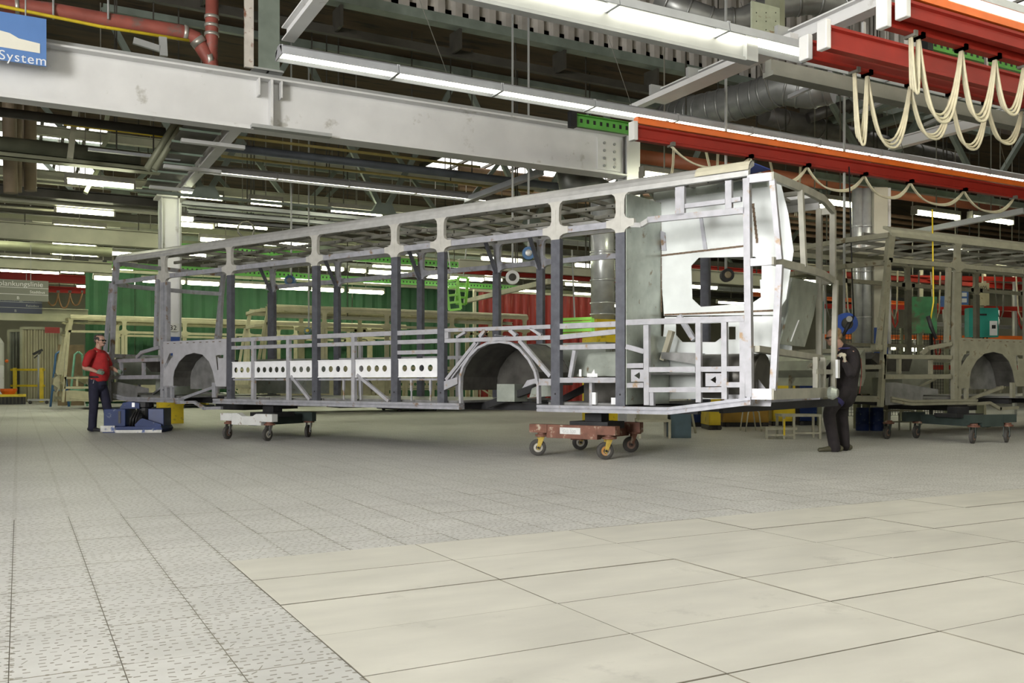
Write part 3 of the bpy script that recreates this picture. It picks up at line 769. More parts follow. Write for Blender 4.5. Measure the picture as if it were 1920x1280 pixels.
        out2 = [f(1245,594), f(1455,592), f(1448,650), f(1450,748), f(1180,748), f(1180,665), f(1240,660)]
        opn2 = [f(1266,607), f(1352,605), f(1352,632), f(1340,641), f(1278,641), f(1266,628)]
        opn3 = [f(1365,612), f(1378,612), f(1378,636), f(1365,636)]
        part('tower_low_wall', MB().prism([out2, opn2, opn3], fside, TB+0.02, TB+0.032), P['galv'], root)
        sm_ = MB()
        def seam(a, b, n_):
            for k in range(n_):
                p = (a[0]+(b[0]-a[0])*(k+0.5)/n_, a[1]+(b[1]-a[1])*(k+0.5)/n_)
                l = abs(b[0]-a[0])/n_*0.36 + 0.012; hgt = abs(b[1]-a[1])/n_*0.36 + 0.011
                sm_.box(p[0]-l, -TB+0.001, p[1]-hgt, p[0]+l, -TB+0.007, p[1]+hgt)
        seam(f(1240,479), f(1405,460), 14); seam(f(1246,590), f(1450,582), 16); seam(f(1238,380), f(1240,585), 14); seam(f(1412,382), f(1420,455), 9)
        part('weld_seam', sm_, M_WELD, tw, kind='stuff')
        part('stiffener_strip', MB().prism([[f(1312,408), f(1318,408), f(1327,468), f(1320,468)]], fside, TB-0.02, TB), P['rail'], tw)
        part('stiffener_strip', MB().prism([[f(1238,432), f(1248,436), f(1250,470), f(1242,470)]], fside, TB-0.02, TB), P['rail'], tw)
        part('header_strip', MB().prism([[f(1228,360), f(1440,336), f(1440,350), f(1228,376)]], fside, TB-0.04, TB-0.01), P['sheet'], tw)
        # inner floor shelf, lower side wall and struts of the engine bay
        part('tower_shelf', MB().box(0.0, -TB, 1.02, 1.45, -0.30, 1.04), P['dull'], root)
        part('tower_low_side', MB().box(1.36, -TB, 0.66, 1.38, -0.3, 1.5), P['sheet'], root)
        part('tower_strut', MB().bar(L3(1.15, 0.7, 1.75), L3(0.95, 0.7, 1.45), 0.06, 0.06), P['rail'], root)
        part('tower_strut', MB().bar(L3(1.2, 0.6, 1.56), L3(1.32, 0.6, 1.2), 0.08, 0.06), P['cap'], root)
        part('tower_ledge', MB().prism([[(1.32,1.30),(0.85,1.28),(0.85,1.14),(1.32,1.22)]], fside, 0.55, 0.8), P['dull'], root)
        # sloping intake duct at the rear
        g = lambda u, v: SR(u, v, -0.06)
        duct = [g(1487,520), g(1536,531), g(1526,591), g(1509,650), g(1462,645), g(1479,581)]
        dd = part('intake_duct', MB().prism([duct], lambda a, b, t: Vector((t, -a, b)), -0.06, -0.04), P['sheet'], root)
        part('weld_seam', MB().bar(Vector((-0.066, -g(1497,600)[0], g(1497,600)[1])), Vector((-0.066, -g(1482,640)[0], g(1482,640)[1])), 0.012, 0.006), P['white'], dd)
        part('duct_cheek', MB().prism([[(-0.05,2.2),(0.35,2.2),(0.3,1.35),(-0.05,1.28)]], fside, duct[0][0]-0.02, duct[0][0]-0.005), P['galv'], root)
        part('bay_crossbar', MB().bar(L3(-0.05, 0.1, 1.30), L3(-0.1, 2.2, 1.24), 0.12, 0.07), P['rear'], root)
        part('tank_shell', MB().tube([L3(-0.02, 0.45, 1.0), L3(0.7, 0.45, 1.0)], 0.26, 20), P['house'], root)
        part('cradle_plate', MB().prism([[(0.05,1.05),(0.35,0.92),(0.4,0.66),(-0.16,0.66),(-0.18,0.80),(-0.1,0.86)]] + [circle(-0.1+0.11*k, 0.735, 0.015, 10) for k in range(4)], fside, 0.30, 0.31), P['light'], root)
        part('cradle_beam', MB().bar(L3(0.6, 0.7, 0.6), L3(-0.4, 1.9, 0.68), 0.1, 0.09), P['under'], root)
        part('tow_cup', MB().lathe([(0.07, 0), (0.085, 0.05), (0.05, 0.11)], L3(-0.42, 1.55, 0.80), (-1, 0, 0), 14), P['sheet'], root)
        for t in (1.75, 2.05):
            part('rear_stub', MB().bar(L3(-0.2, t, 0.86), L3(-0.2, t, 1.24), 0.05, 0.06), P['rear'], root)
        part('rear_stub_rail', MB().bar(L3(-0.2, 1.7, 1.06), L3(-0.2, 2.42, 1.06), 0.05, 0.06), P['rear'], root)

MAIN = dict(pillar=M_PILLAR, rail=M_STEEL, light=M_LIGHTST, gusset=M_GUSSET, roof=M_ROOFR, hoop=mat('hoop_steel', (0.27,0.265,0.23), 0.5, 0.35, 0.15, 5),
            white=M_WHITEP, sheet=M_GALV, galv=mat('lit_zinc_sheet', (0.72,0.755,0.75), 0.34, 0.35, 0.06, 4, bump=0.05, bscale=5), dull=mat('dull_sheet', (0.24,0.24,0.235), 0.45, 0.4, 0.2, 6),  # galv lightened for light on the tower back; side wall keeps darker sheet
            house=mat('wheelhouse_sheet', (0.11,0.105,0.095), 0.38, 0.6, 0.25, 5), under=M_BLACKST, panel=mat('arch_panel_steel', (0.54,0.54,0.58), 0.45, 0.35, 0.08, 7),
            cap=mat('primer_cap', (0.55,0.52,0.40), 0.5, 0.1, 0.08, 6), rear=mat('rear_frame_steel', (0.42,0.41,0.35), 0.5, 0.3, 0.1, 6))
bus1 = thing('bus_frame', 'long bare steel bus body frame on dollies in the foreground', 'bus frame', BO, math.radians(90) + math.atan2(-BF.x, BF.y), 'bus body frames')
build_bus(bus1, MAIN, 2)

olv = mat('dimmed_olive_steel', (0.28,0.27,0.20), 0.55, 0.25, 0.12, 6, (0.15,0.11,0.06), 0.1, 6)  # frame and roof-rail olive darkened for the dim zone around this frame
SECOND = dict(MAIN); SECOND.update(pillar=mat('dull_olive_pillar', (0.15,0.145,0.11), 0.5, 0.3, 0.12, 6), rail=olv, light=olv, gusset=olv, roof=mat('olive_roof_rail', (0.37,0.36,0.27), 0.5, 0.2, 0.08, 6),
              panel=olv, white=olv, sheet=mat('olive_zinc', (0.34,0.35,0.29), 0.4, 0.4, 0.12, 5))
bus2 = thing('bus_frame', 'olive grey steel bus body frame cut off by the right edge', 'bus frame', (12.0 + 12.65, 9.72, 0), math.pi, 'bus body frames')
build_bus(bus2, SECOND, 1, s_min=4.3, rear=False)
crm = mat('cream_primed_frame', (0.45,0.425,0.28), 0.5, 0.15, 0.10, 5)
THIRD = {k: crm for k in MAIN}; THIRD.update(under=M_BLACKST, house=mat('dim_olive_sheet', (0.22,0.21,0.12), 0.5, 0.2, 0.15, 5), pillar=mat('cream_primed_pillar', (0.36,0.34,0.22), 0.5, 0.15, 0.1, 5))
p3 = PD(135, HORIZON, 29.5)
bus3 = thing('bus_frame', 'cream primed bus frame farthest back before the green curtain', 'bus frame', (p3.x + 12.6, p3.y, -0.29), math.pi, 'bus body frames')
build_bus(bus3, THIRD, 1, s_min=1.0, rear=False)
p4 = PD(506, HORIZON, 25.5)
bus4 = thing('bus_frame', 'cream primed bus frame seen through the middle windows', 'bus frame', (p4.x + 12.6, p4.y, -0.29), math.pi, 'bus body frames')
build_bus(bus4, THIRD, 1, s_min=4.3, rear=False)
# ------------------------------------------------------------------ overhead steel near the bus
# white plate girder
GY, GX0, GX1, GZ0, GZ1 = 15.0, -13.9, 10.62, 5.0, 5.84
gd = thing('plate_girder', 'large white steel plate girder crossing the upper left', 'girder', (3, GY, GZ0))
part('web', MB().box(GX0, GY-0.012, GZ0+0.03, GX1, GY+0.012, GZ1-0.03), M_WHITEB, gd, w=True)
part('bottom_flange', MB().box(GX0, GY-0.20, GZ0, GX1, GY+0.20, GZ0+0.03), M_WHITEB, gd, w=True)
part('top_flange', MB().box(GX0, GY-0.20, GZ1-0.03, GX1, GY+0.20, GZ1), M_WHITEB, gd, w=True)
part('crane_rail', MB().box(GX0, GY-0.05, GZ1, GX1, GY+0.05, GZ1+0.10), M_GREYB, gd, w=True)
part('flange_lip', MB().box(GX0, GY-0.215, GZ0-0.035, 3.3, GY-0.17, GZ0+0.0), M_WHITEB, gd, w=True)
part('runner_plate', MB().box(3.25, GY-0.34, GZ0-0.03, 4.55, GY-0.18, GZ0+0.025), M_GREYB, gd, w=True)
part('stiffener', MB().box(3.58, GY-0.19, GZ0+0.03, 3.62, GY-0.012, GZ1-0.03), M_WHITEB, gd, w=True)
for x in (3.40, 3.76): part('stiffener', MB().box(x-0.012, GY-0.19, GZ1-0.30, x+0.012, GY-0.012, GZ1-0.03), M_WHITEB, gd, w=True)
ep = part('end_plate', MB().box(10.0, GY-0.045, GZ0+0.10, 10.55, GY-0.012, GZ1-0.10), M_WHITEB, gd, w=True)
for i in range(2):
    for j in range(4):
        part('bolt', MB().cyl((10.15+i*0.24, GY-0.075, GZ0+0.18+j*0.15), (10.15+i*0.24, GY-0.04, GZ0+0.18+j*0.15), 0.028, 6), M_GREYB, ep, w=True)
solo('steel_column', MB().box(10.62, GY-0.16, 0, 10.94, GY-0.14, GZ1+0.1).box(10.62, GY+0.14, 0, 10.94, GY+0.16, GZ1+0.1).box(10.77, GY-0.14, 0, 10.79, GY+0.14, GZ1+0.1),
     M_WHITEB, 'white steel column carrying the right end of the girder', 'column')
up_ = thing('hanger_post', 'flaking white and dark steel post rising from the girder', 'post', (3.5, GY, GZ1))
part('channel', MB().box(3.16, GY-0.22, GZ1+0.10, 3.30, GY-0.16, 11.4), mat('flaking_white', (0.62,0.58,0.52), 0.6, 0, 0.15, 3, (0.25,0.10,0.05), 0.2, 4), up_, w=True)
part('column_flange', MB().box(3.38, GY-0.20, GZ1+0.10, 3.72, GY-0.18, 11.4), M_TRUSS, up_, w=True)
part('column_web', MB().box(3.53, GY-0.18, GZ1+0.10, 3.56, GY+0.18, 11.4), M_TRUSS, up_, w=True)
part('foot_plate', MB().box(3.30, GY-0.22, GZ1+0.10, 3.78, GY+0.22, GZ1+0.13), M_GREYB, up_, w=True)

# lamp units: housing, reflector wings, lit strip, end caps
def lamp_unit(label, x0, y, z, ln, w=0.30, group=None, wires=False, m=M_LAMPW, lit=0.12, name='fluorescent_lamp', tm=M_TUBEON):
    t = thing(name, label, 'lamp', (x0, y, z), 0, group)
    part('housing', MB().extr([(-w/2,0.0),(-w/2+0.02,0.10),(-0.06,0.15),(0.06,0.15),(w/2-0.02,0.10),(w/2,0.0),(w/2-0.012,0.0),(0.055,0.12),(-0.055,0.12),(-w/2+0.012,0.0)], (0.004,0,0), (ln-0.004,0,0)), m, t)
    part('tube', MB().tube([(0.03,0,0.035),(ln-0.03,0,0.035)], lit/2, 8, flat=0.6), tm, t)
    for x in (0.012, ln-0.012): part('end_cap', MB().box(x-0.008, -w/2+0.02, 0.0, x+0.008, w/2-0.02, 0.12), m, t)
    if wires:
        part('hanger_wire', MB().tube([(ln/2, 0, 0.15), (ln/2-0.9, 0, 2.2)], 0.006, 4), M_CABLED, t)
    return t
for k in range(11):
    lamp_unit('%s lamp from the left in the row above the long bus frame' % ORD[k], 2.86 + 1.55*k, 11.45, 5.0, 1.55, 0.34, 'lamp row above the long frame', wires=(k % 2 == 1))
for k in range(8):
    lamp_unit('%s lamp from the left in the row at top right beside grey rail' % ORD[k], 2.6 + 1.55*k, 8.30, 5.0, 1.55, 0.42, 'lamp row at top right', wires=False)
for k in range(5):
    lamp_unit('%s lamp from the left in the row along the top right corner' % ORD[k], 7.2 + 1.55*k, 6.42, 5.05, 1.55, 0.36, 'lamp row in the top right corner')
for k, y in enumerate((4.4, 1.8, -0.8, -3.4)):  # added lamps, unseen: brighten the girder, frame side and near floor
    lamp_unit('%s added fill lamp row from the bus on the left, unseen' % ORD[k], -9.0, y, 7.8, 14.0, 0.60, 'added fill lamp rows over the viewer', lit=0.24, name='fill_lamp_row', tm=M_TUBENEU)
    lamp_unit('%s added fill lamp row from the bus on the right, unseen' % ORD[k], 5.2, y, 7.8, 15.0, 0.60, 'added fill lamp rows over the viewer', lit=0.19, name='fill_lamp_row', tm=M_TUBEWRM)

# grey aluminium crane rail beside the second lamp row
ra = G(1410, 112, 4.85)
gr = thing('grey_crane_rail', 'wide grey aluminium crane rail left of the upper lamp row', 'crane rail', (5, ra.y, 4.7))
part('profile', MB().extr([(-0.06,-0.15),(0.06,-0.15),(0.06,-0.11),(0.02,-0.09),(0.02,0.09),(0.06,0.11),(0.06,0.15),(-0.06,0.15),(-0.06,0.11),(-0.035,0.09),(-0.035,-0.09),(-0.06,-0.11)], (2.0, ra.y, 4.95), (ra.x, ra.y, 4.95)), M_GREYB, gr, w=True)
part('end_bracket', MB().box(ra.x-0.16, ra.y-0.085, 4.80, ra.x+0.02, ra.y+0.07, 5.10), M_GREYB, gr, w=True)
gr2 = thing('grey_crane_rail', 'long dull grey rail below the upper right lamp row', 'crane rail', (13, ra.y+0.5, 4.7))
rb_ = G(1440, 122, 4.8); 
part('profile', MB().box(rb_.x, rb_.y-0.05, 4.72, 20, rb_.y+0.05, 4.86).box(rb_.x, rb_.y-0.09, 4.66, 20, rb_.y+0.09, 4.72), mat('dull_grey_rail', (0.20,0.20,0.175), 0.5, 0.3, 0.1, 3), gr2, w=True)

# red crane rails
def red_rail(label, x0, y, z, x1, orange, h=0.20):
    t = thing('red_crane_rail', label, 'crane rail', (x0, y, z), 0, 'red crane rails')
    ln = x1 - x0
    part('rail_profile', MB().extr([(-0.05,0),(0.05,0),(0.05,0.035),(0.022,0.05),(0.022,h-0.05),(0.05,h-0.03),(0.05,h),(-0.05,h),(-0.05,h-0.03),(-0.022,h-0.05),(-0.022,0.05),(-0.05,0.035)], (0,0,0), (ln,0,0)), M_RED, t)
    part('end_cap', MB().box(-0.05, -0.07, -0.01, 0.03, 0.07, h+0.05), M_WHITEB, t, bevel=0.012)
    part('end_bumper', MB().cyl((-0.02, 0, h*0.5+0.1), (0.06, 0, h*0.5+0.1), 0.045, 10), M_GREYB, t)
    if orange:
        part('cover', MB().extr([(-0.06,h+0.02),(-0.06,h+0.10),(-0.03,h+0.13),(0.03,h+0.13),(0.06,h+0.10),(0.06,h+0.02)], (0.04,0,0), (ln,0,0)), M_ORANGE, t)  # orange strip paints the lamp glow on the red rail's top
    n_ = max(2, int(ln/2.2))
    for k in range(n_):
        part('hanger', MB().box(0.6+k*2.2, -0.015, h, 0.64+k*2.2, 0.015, h+0.15), M_GREYB, t)
    return t
gC = G(1190, 262, 4.5); red_rail('red rail with painted orange lamp glow running over the frame rear', gC.x, 11.0, 4.5, 19.5, True, 0.22)
gA1 = G(1512, 112, 4.6); red_rail('lower of the two red rails ending by the white crossbeam', gA1.x, gA1.y, 4.6, 14.5, False, 0.22)
gA2 = G(1546, 92, 4.6); red_rail('second red rail just above and right of the lower one', gA2.x, gA2.y, 4.6, 14.5, False, 0.26)
gB1 = G(1658, 52, 4.6); red_rail('red rail hanging with cables at the top right edge', gB1.x, gB1.y, 4.6, 13.5, False, 0.26)
gB2 = G(1694, 34, 4.68); red_rail('uppermost red rail with painted orange lamp glow top right', gB2.x, gB2.y, 4.68, 13.5, True, 0.18)
# green conductor rails
def green_rail(label, x0, y, z, x1, h=0.16):
    t = thing('green_rail', label, 'conductor rail', (x0, y, z), 0, 'green perforated rails')
    ln = x1-x0
    part('channel', MB().box(0, -0.01, 0, ln, 0.01, h).box(0, -0.07, h-0.012, ln, 0.01, h).box(0, -0.07, 0, ln, 0.01, 0.012), M_GREEN, t)
    part('end_block', MB().box(-0.12, -0.07, -0.02, 0.0, 0.05, h+0.04), M_BLACKST, t)
    for fx_ in (0.2, 0.8): part('hanger_rod', MB().box(ln*fx_-0.012, -0.012, h, ln*fx_+0.012, 0.012, ((zf+0.1) if y > FY else 11.5)-z), M_DARKST, t)
    sl = MB(); n_ = int(ln/0.14)
    for k in range(n_): sl.box(0.1+k*0.14, -0.014, h*0.4, 0.15+k*0.14, -0.009, h*0.72)
    part('slot_row', sl, M_BLACKST, t, kind='stuff')
    return t
q = PY(1078, 238, 13.6); green_rail('green perforated rail starting above the girder right end', q.x, 13.6, q.z, 21.0, 0.22)
q = PY(1742, 95, 8.9); green_rail('green perforated rail between the upper red rails', q.x, 8.9, q.z, 15.5, 0.2)
# white crossbeams running away from the viewer
def cross_beam(label, a, b, z, w, h, name='white_crossbeam'):
    a = G(a[0], a[1], z); b = G(b[0], b[1], z); x = (a.x+b.x)/2
    t = thing(name, label, 'crossbeam', (x, (a.y+b.y)/2, z))
    for s in (-1, 1): part('flange', MB().box(x-w/2, min(a.y,b.y), z if s < 0 else z+h-0.02, x+w/2, max(a.y,b.y), z+0.02 if s < 0 else z+h), M_WHITEB, t, w=True)
    part('web', MB().box(x-0.015, min(a.y,b.y), z+0.02, x+0.015, max(a.y,b.y), z+h-0.02), M_WHITEB, t, w=True)
    return t, x
t_, xx = cross_beam('white steel crossbeam carrying the red rails at upper right', (1225, 192), (1760, -20), 5.35, 0.20, 0.20)
part('cover', MB().box(xx-0.26, 8.6, 5.34, xx-0.12, 12.6, 5.42), M_WHITEB, t_, w=True)
for k in range(4): part('clamp', MB().box(xx-0.28, 8.8+k*0.9, 5.42, xx+0.1, 8.86+k*0.9, 5.58), M_GREYB, t_, w=True)
cross_beam('white steel crossbeam hanging at right behind the upper cables', (1690, 285), (1960, 195), 5.35, 0.16, 0.20)
cross_beam('white steel crossbeam left of the lamp row start', (538, 78), (660, -70), 5.3, 0.16, 0.18)
for i, (u, v) in enumerate(((1480, 182), (1614, 210), (1735, 234))):
    a = G(u, v, 4.9); b = G(u+68, v-32, 4.9)
    solo('lamp_bracket', MB().bar(a, b, 0.06, 0.05), M_LAMPW, ('white bracket arm nearest the spiral duct', 'middle white bracket arm under the rails', 'right white bracket arm under the rails')[i], 'bracket', 'white bracket arms')

# festoon cables
def swag(label, a, b, sag, n=3, r=0.014, m=M_CABLE, name='festoon_cable', group='cables slung from the red rails'):
    a = Vector(a); b = Vector(b)
    t = thing(name, label, 'cable', (a+b)/2 - Vector((0, 0, sag)), 0, group)
    for j in range(n):
        pts = []; o = Vector((0, (j-(n-1)/2)*0.035, 0)); sg = sag*(1 - 0.06*j)
        for k in range(17):
            q = k/16; p = a.lerp(b, q) + o*(0.3+0.7*math.sin(math.pi*q)); s = 1-abs(2*q-1)**2.6
            pts.append(p - UP*sg*s)
        part('cable', MB().tube(pts, r, 6), m, t, w=True)
    part('clip', MB().cbox(a + Vector((0,0,0.02)), 0.05, 0.14, 0.06), M_CABLED, t, w=True)
    part('clip', MB().cbox(b + Vector((0,0,0.02)), 0.05, 0.14, 0.06), M_CABLED, t, w=True)
    return t
hk = [G(u, v, 4.48) for u, v in ((1292, 262), (1440, 286), (1550, 303), (1655, 321), (1745, 334), (1842, 351), (1935, 366))]
for k in range(6):
    sag = 0.34 if k else 0.26
    swag('%s cream cable loop from the left under the red rail with painted glow' % ORD[k], (hk[k].x, 10.95, 4.48), (hk[k+1].x, 10.95, 4.48), sag, 3)
def hang_list(z, y, us, sags, lab):
    for k in range(len(us)-1):
        swag(lab % ORD[k], (G(*us[k], z).x, y, z), (G(*us[k+1], z).x, y, z), sags[k], 3, 0.016, name='festoon_cable')
hang_list(4.58, gA1.y, [(1640, 122), (1663, 128), (1743, 148), (1815, 168), (1882, 184), (1945, 200)], [0.85, 0.82, 0.62, 0.66, 0.5], '%s cable loop from the left on the lower red rail')
hang_list(4.58, gB1.y, [(1700, 72), (1716, 75), (1800, 95), (1862, 112), (1918, 126)], [0.6, 0.85, 0.75, 0.6], '%s cable loop from the left on the top red rail')
# short cables dropping behind the frame rear
for k, u in enumerate((1262, 1320, 1345, 1440, 1500)):
    a = Vector((PY(u, 262, 13.6).x, 13.6, PY(1078, 238, 13.6).z + 0.02)); b = PY(u + (12 if k % 2 else -10), 345 + k*8, 13.58)
    t = thing('drop_cable', '%s cable drop from the left behind the frame rear' % ORD[k], 'cable', b, 0, 'cables dropping behind the frame rear')
    for j in range(2):
        part('cable', MB().tube([a + Vector((0.04*j,0,0)), a.lerp(b, 0.5) + Vector((0.05+0.03*j, 0, 0)), b + Vector((0.05*j,0,-0.3))], 0.013, 6), M_CABLE, t, w=True)

# red and yellow pipes over the girder
rp = [PY(u, v, 16.6) for u, v in ((-700, -110), (-60, -2), (0, 8), (100, 20), (200, 38), (340, 60), (366, 70), (396, 118), (398, 150))]
t = thing('red_pipe', 'dull red pipe with elbow running above the girder', 'pipe', rp[4])
part('pipe_run', MB().tube(rp, 0.125, 14), M_REDPIPE, t, w=True)
part('riser', MB().tube([PY(398, -40, 16.6), PY(397, 60, 16.6), PY(396, 120, 16.6)], 0.11, 14), M_REDPIPE, t, w=True)
M_BAND = mat('pipe_band', (0.55,0.52,0.46), 0.4, 0.5, 0.1, 8)
for a, b in (((28,12),(36,13)), ((344,61),(352,63)), ((368,74),(376,84)), ((387,112),(397,112))):
    part('band', MB().tube([PY(*a, 16.6), PY(*b, 16.6)], 0.135, 14), M_BAND, t, w=True)
for v in (30, 46, 62): part('band', MB().tube([PY(397, v, 16.6), PY(397, v+6, 16.6)], 0.125, 14), M_BAND, t, w=True)
for u in (100, 203): part('hanger', MB().tube([PY(u, -20, 16.45), PY(u, 36, 16.45)], 0.02, 6), M_GREYB, t, w=True)
solo('gas_pipe', MB().tube([PY(u, v, 16.3) for u, v in ((-700, -106), (-40, 2), (0, 11), (190, 50), (355, 76))], 0.028, 8), M_YELLOW, 'thin yellow pipe below the red pipe', 'pipe')
solo('wall_bracket', MB().bar(PY(250, 76, 15.8), PY(300, 92, 15.8), 0.06, 0.10).bar(PY(305, 70, 15.8), PY(307, 105, 15.8), 0.06, 0.12), M_GREYB, 'grey slotted bracket below the red pipe', 'bracket')

# hanging blue sign
sa = PY(-70, -15, 14.55); sb = PY(87, 125, 14.55)
zs0 = PY(83, 124, 14.55).z; zs1 = PY(88, 36, 14.55).z
sg = thing('hanging_sign', 'blue and white hanging sign reading System at top left', 'sign', ((sa.x+sb.x)/2, 14.55, zs0))
part('board', MB().box(sa.x, 14.55, zs0, sb.x, 14.58, zs1), mat('sign_blue', (0.11, 0.24, 0.55), 0.45, 0, 0.03, 3), sg, w=True)
wv = [PY(u, v, 14.545) for u, v in ((-60, 40), (0, 57), (18, 62), (35, 72), (75, 82), (75, 100), (-60, 78))]
part('emblem', MB().add([p for p in wv] + [p + Vector((0,-0.004,0)) for p in wv], [tuple(range(7)), tuple(range(7,14))[::-1]] + [(i,(i+1)%7,7+(i+1)%7,7+i) for i in range(7)]), mat('sign_white', (0.85,0.83,0.72), 0.5, 0, 0.02, 3), sg, w=True)
pt = PY(-3, 104, 14.54)
text_mesh('System', 0.19, mat('sign_letter_white', (0.85,0.87,0.9), 0.5, 0, 0.02, 3), sg, face_matrix((pt.x, 14.543, pt.z-0.045), (1,0,0), (0,0,1)), spacing=1.12)
part('chain', MB().tube([PY(48, -10, 14.56), PY(48, 30, 14.56)], 0.012, 6), M_GREYB, sg, w=True)

# ducts at upper right
M_DUCT = mat('spiral_duct', (0.23,0.235,0.225), 0.4, 0.55, 0.12, 4)
M_DUCTD = mat('dark_duct', (0.09,0.085,0.075), 0.5, 0.3, 0.2, 4)
def duct(label, pts, r, m, bands=0, name='air_duct', group=None):
    mid = pts[len(pts)//2]
    t = thing(name, label, 'duct', mid, 0, group)
    part('pipe', MB().tube(pts, r, 18), m, t, w=True)
    L_ = [(pts[i+1]-pts[i]).length for i in range(len(pts)-1)]; tot = sum(L_)
    for k in range(bands):
        d = tot*(k+0.5)/bands; i = 0
        while i < len(L_)-1 and d > L_[i]: d -= L_[i]; i += 1
        dr = (pts[i+1]-pts[i]).normalized(); p = pts[i] + dr*d
        part('seam_ring', MB().tube([p-dr*0.02, p+dr*0.02], r+0.012, 18), m, t, w=True)
    return t
duct('big ribbed grey air duct behind the lamp rows', [PD(1250,222,19), PD(1330,205,18), PD(1420,182,17.4), PD(1467,163,17), PD(1520,170,16.8), PD(1560,160,16.6)], 0.33, M_DUCT, 16)
duct('bent grey duct along the top edge right of centre', [PD(1230,-5,15), PD(1280,18,15), PD(1340,40,15), PD(1390,38,15), PD(1450,12,15), PD(1520,4,15), PD(1580,10,15), PD(1640,-15,15)], 0.20, M_DUCT, 10)
duct('corrugated flexible duct stub behind crossbeam top right', [PD(1555,-10,15.5), PD(1557,20,15.5), PD(1556,45,15.5)], 0.21, M_DUCTD, 6)
duct('dark brown duct falling right below the ribbed duct', [PY(1432,215,16.3), PY(1560,247,16.3), PY(1700,282,16.3), PY(1800,306,16.3)], 0.24, M_DUCTD, 6)
duct('dark elbow pipe between the lamp rows at right', [PD(1515,222,22), PD(1560,205,22), PD(1590,196,22), PD(1600,206,22)], 0.13, M_DUCTD, 0)
for i, (a, b) in enumerate((((1558,236),(1697,194)), ((1615,248),(1757,209)), ((1667,258),(1810,223)), ((1695,268),(1850,230)))):
    a_ = G(*a, 7.3); b_ = G(*b, 7.3); x = (a_.x+b_.x)/2
    solo('roof_purlin', MB().box(x-0.12, b_.y, 7.3, x+0.12, a_.y, 7.5), M_TRUSS, '%s pale green roof purlin from the left behind cables' % ORD[i], 'purlin', 'pale purlins behind the cables')
# pale box with stencilled number
bx0 = PD(1410, 70, 13.0); bx = thing('junction_box', 'pale green steel box stencilled with number above the crossbeam', 'box', bx0)
pal = mat('pale_green_box', (0.42,0.45,0.33), 0.5, 0.1, 0.08, 6, (0.2,0.15,0.1), 0.08, 8)
def on_plane(u, v): return PY(u, v, bx0.y)
a = on_plane(1410, 70); b = on_plane(1462, 15)
part('front_plate', MB().box(a.x, bx0.y, min(a.z,b.z), b.x, bx0.y+0.03, max(a.z,b.z)), pal, bx, w=True)
part('side_frame', MB().box(b.x, bx0.y, min(a.z,b.z)-0.1, b.x+0.1, bx0.y+0.3, 11.5), M_OLIVE, bx, w=True)
for i in range(3):
    for j in range(3):
        p = on_plane(1418+i*18, 24+j*16); part('screw', MB().cyl((p.x, bx0.y-0.008, p.z), (p.x, bx0.y, p.z), 0.008, 6), M_BLACKST, bx, w=True)
pt = on_plane(1442, 64); text_mesh('702', 0.075, mat('stencil_brown', (0.30,0.16,0.08), 0.6), bx, face_matrix((pt.x, bx0.y-0.004, pt.z), (1,0,0), (0,0,1)))
# ------------------------------------------------------------------ ceiling works and lamps farther back
LMPN = [0]
def batten(label, a, b, z=4.9, Y=None, group='lamps under the far ceiling', w=0.16):
    if Y is None:
        p = G(*a, z); q = G(*b, z); y = (p.y+q.y)/2
    else: y = Y
    p = PY(*a, y); q = PY(*b, y); zz = (p.z+q.z)/2
    t = thing('fluorescent_batten', label, 'lamp', (p.x, y, zz), 0, group); ln = q.x-p.x
    part('housing', MB().box(-0.03, -w*0.5, 0.07, ln+0.03, w*0.5, 0.17), M_LAMPD, t)
    part('tube', MB().tube([(0.02,0,0.02),(ln-0.02,0,0.02)], w*0.42, 8, flat=0.8), M_TUBEOLD, t)
    for x in (-0.02, ln+0.02): part('end_cap', MB().box(x-0.02, -w*0.5, -0.04, x+0.02, w*0.5, 0.08), M_LAMPD, t)
    part('suspension', MB().box(ln*0.5-0.01, -0.01, 0.17, ln*0.5+0.01, 0.01, ((zf+0.1) if y > FY else 11.5) - zz), M_LAMPD, t)
    return t
LL = [((125,339),(250,354),'tilted lamp hanging alone highest on the left below the girder'),
      ((105,393),(213,404),'lamp below the yellowish plate left of numbered column'),
      ((100,423),(197,434),'lamp third from the top in the left stack'),
      ((97,457),(180,464),'thin lamp above the pale beam far left'),
      ((97,473),(183,481),'lamp under the pale beam far left'),
      ((207,473),(300,484),'bright lamp touching the front roof corner of the frame'),
      ((0,481),(114,493),'wide lamp pair at the left edge, upper'),
      ((0,505),(112,517),'wide lamp pair at the left edge, lower'),
      ((113,508),(158,513),'short lamp left of the green curtain top'),
      ((168,494),(256,503),'lamp under the roof corner of the long frame'),
      ((338,365),(416,375),'lamp right of numbered column below long aluminium lamp'),
      ((469,378),(527,386),'lamp left of the green gusset plate'),
      ((619,392),(715,405),'lamp right of the green gusset plate'),
      ((335,410),(362,414),'short lamp just right of numbered column'),
      ((408,420),(500,430),'lamp behind the coiled hose under grey beams'),
      ((335,420),(398,428),'lamp right of numbered column, lowest'),
      ((375,448),(470,458),'lamp above the frame roof between first pillars'),
      ((545,431),(575,435),'short lamp behind blue panes over the roof'),
      ((1205,328),(1285,339),'lamp right of the girder column over the frame'),
      ((1540,377),(1610,390),'lamp above the rear end frame'),
      ((1715,397),(1795,412),'lamp over the olive frame roof, left'),
      ((1820,407),(1895,421),'lamp over the olive frame roof, right'),
      ((870,518),(940,529),'lamp right of the lime frames'),
      ((1058,530),(1108,539),'lamp above the red curtain'),
      ((1345,565),(1396,572),'lamp seen through the tower opening'),
      ((1640,484),(1690,489),'lamp behind the olive frame windows'),
      ((1510,383),(1545,388),'lamp between the rear posts, upper'),
      ((1590,450),(1660,456),'lamp behind the rear posts, lower')]
for a, b, l in LL: batten(l, a, b)
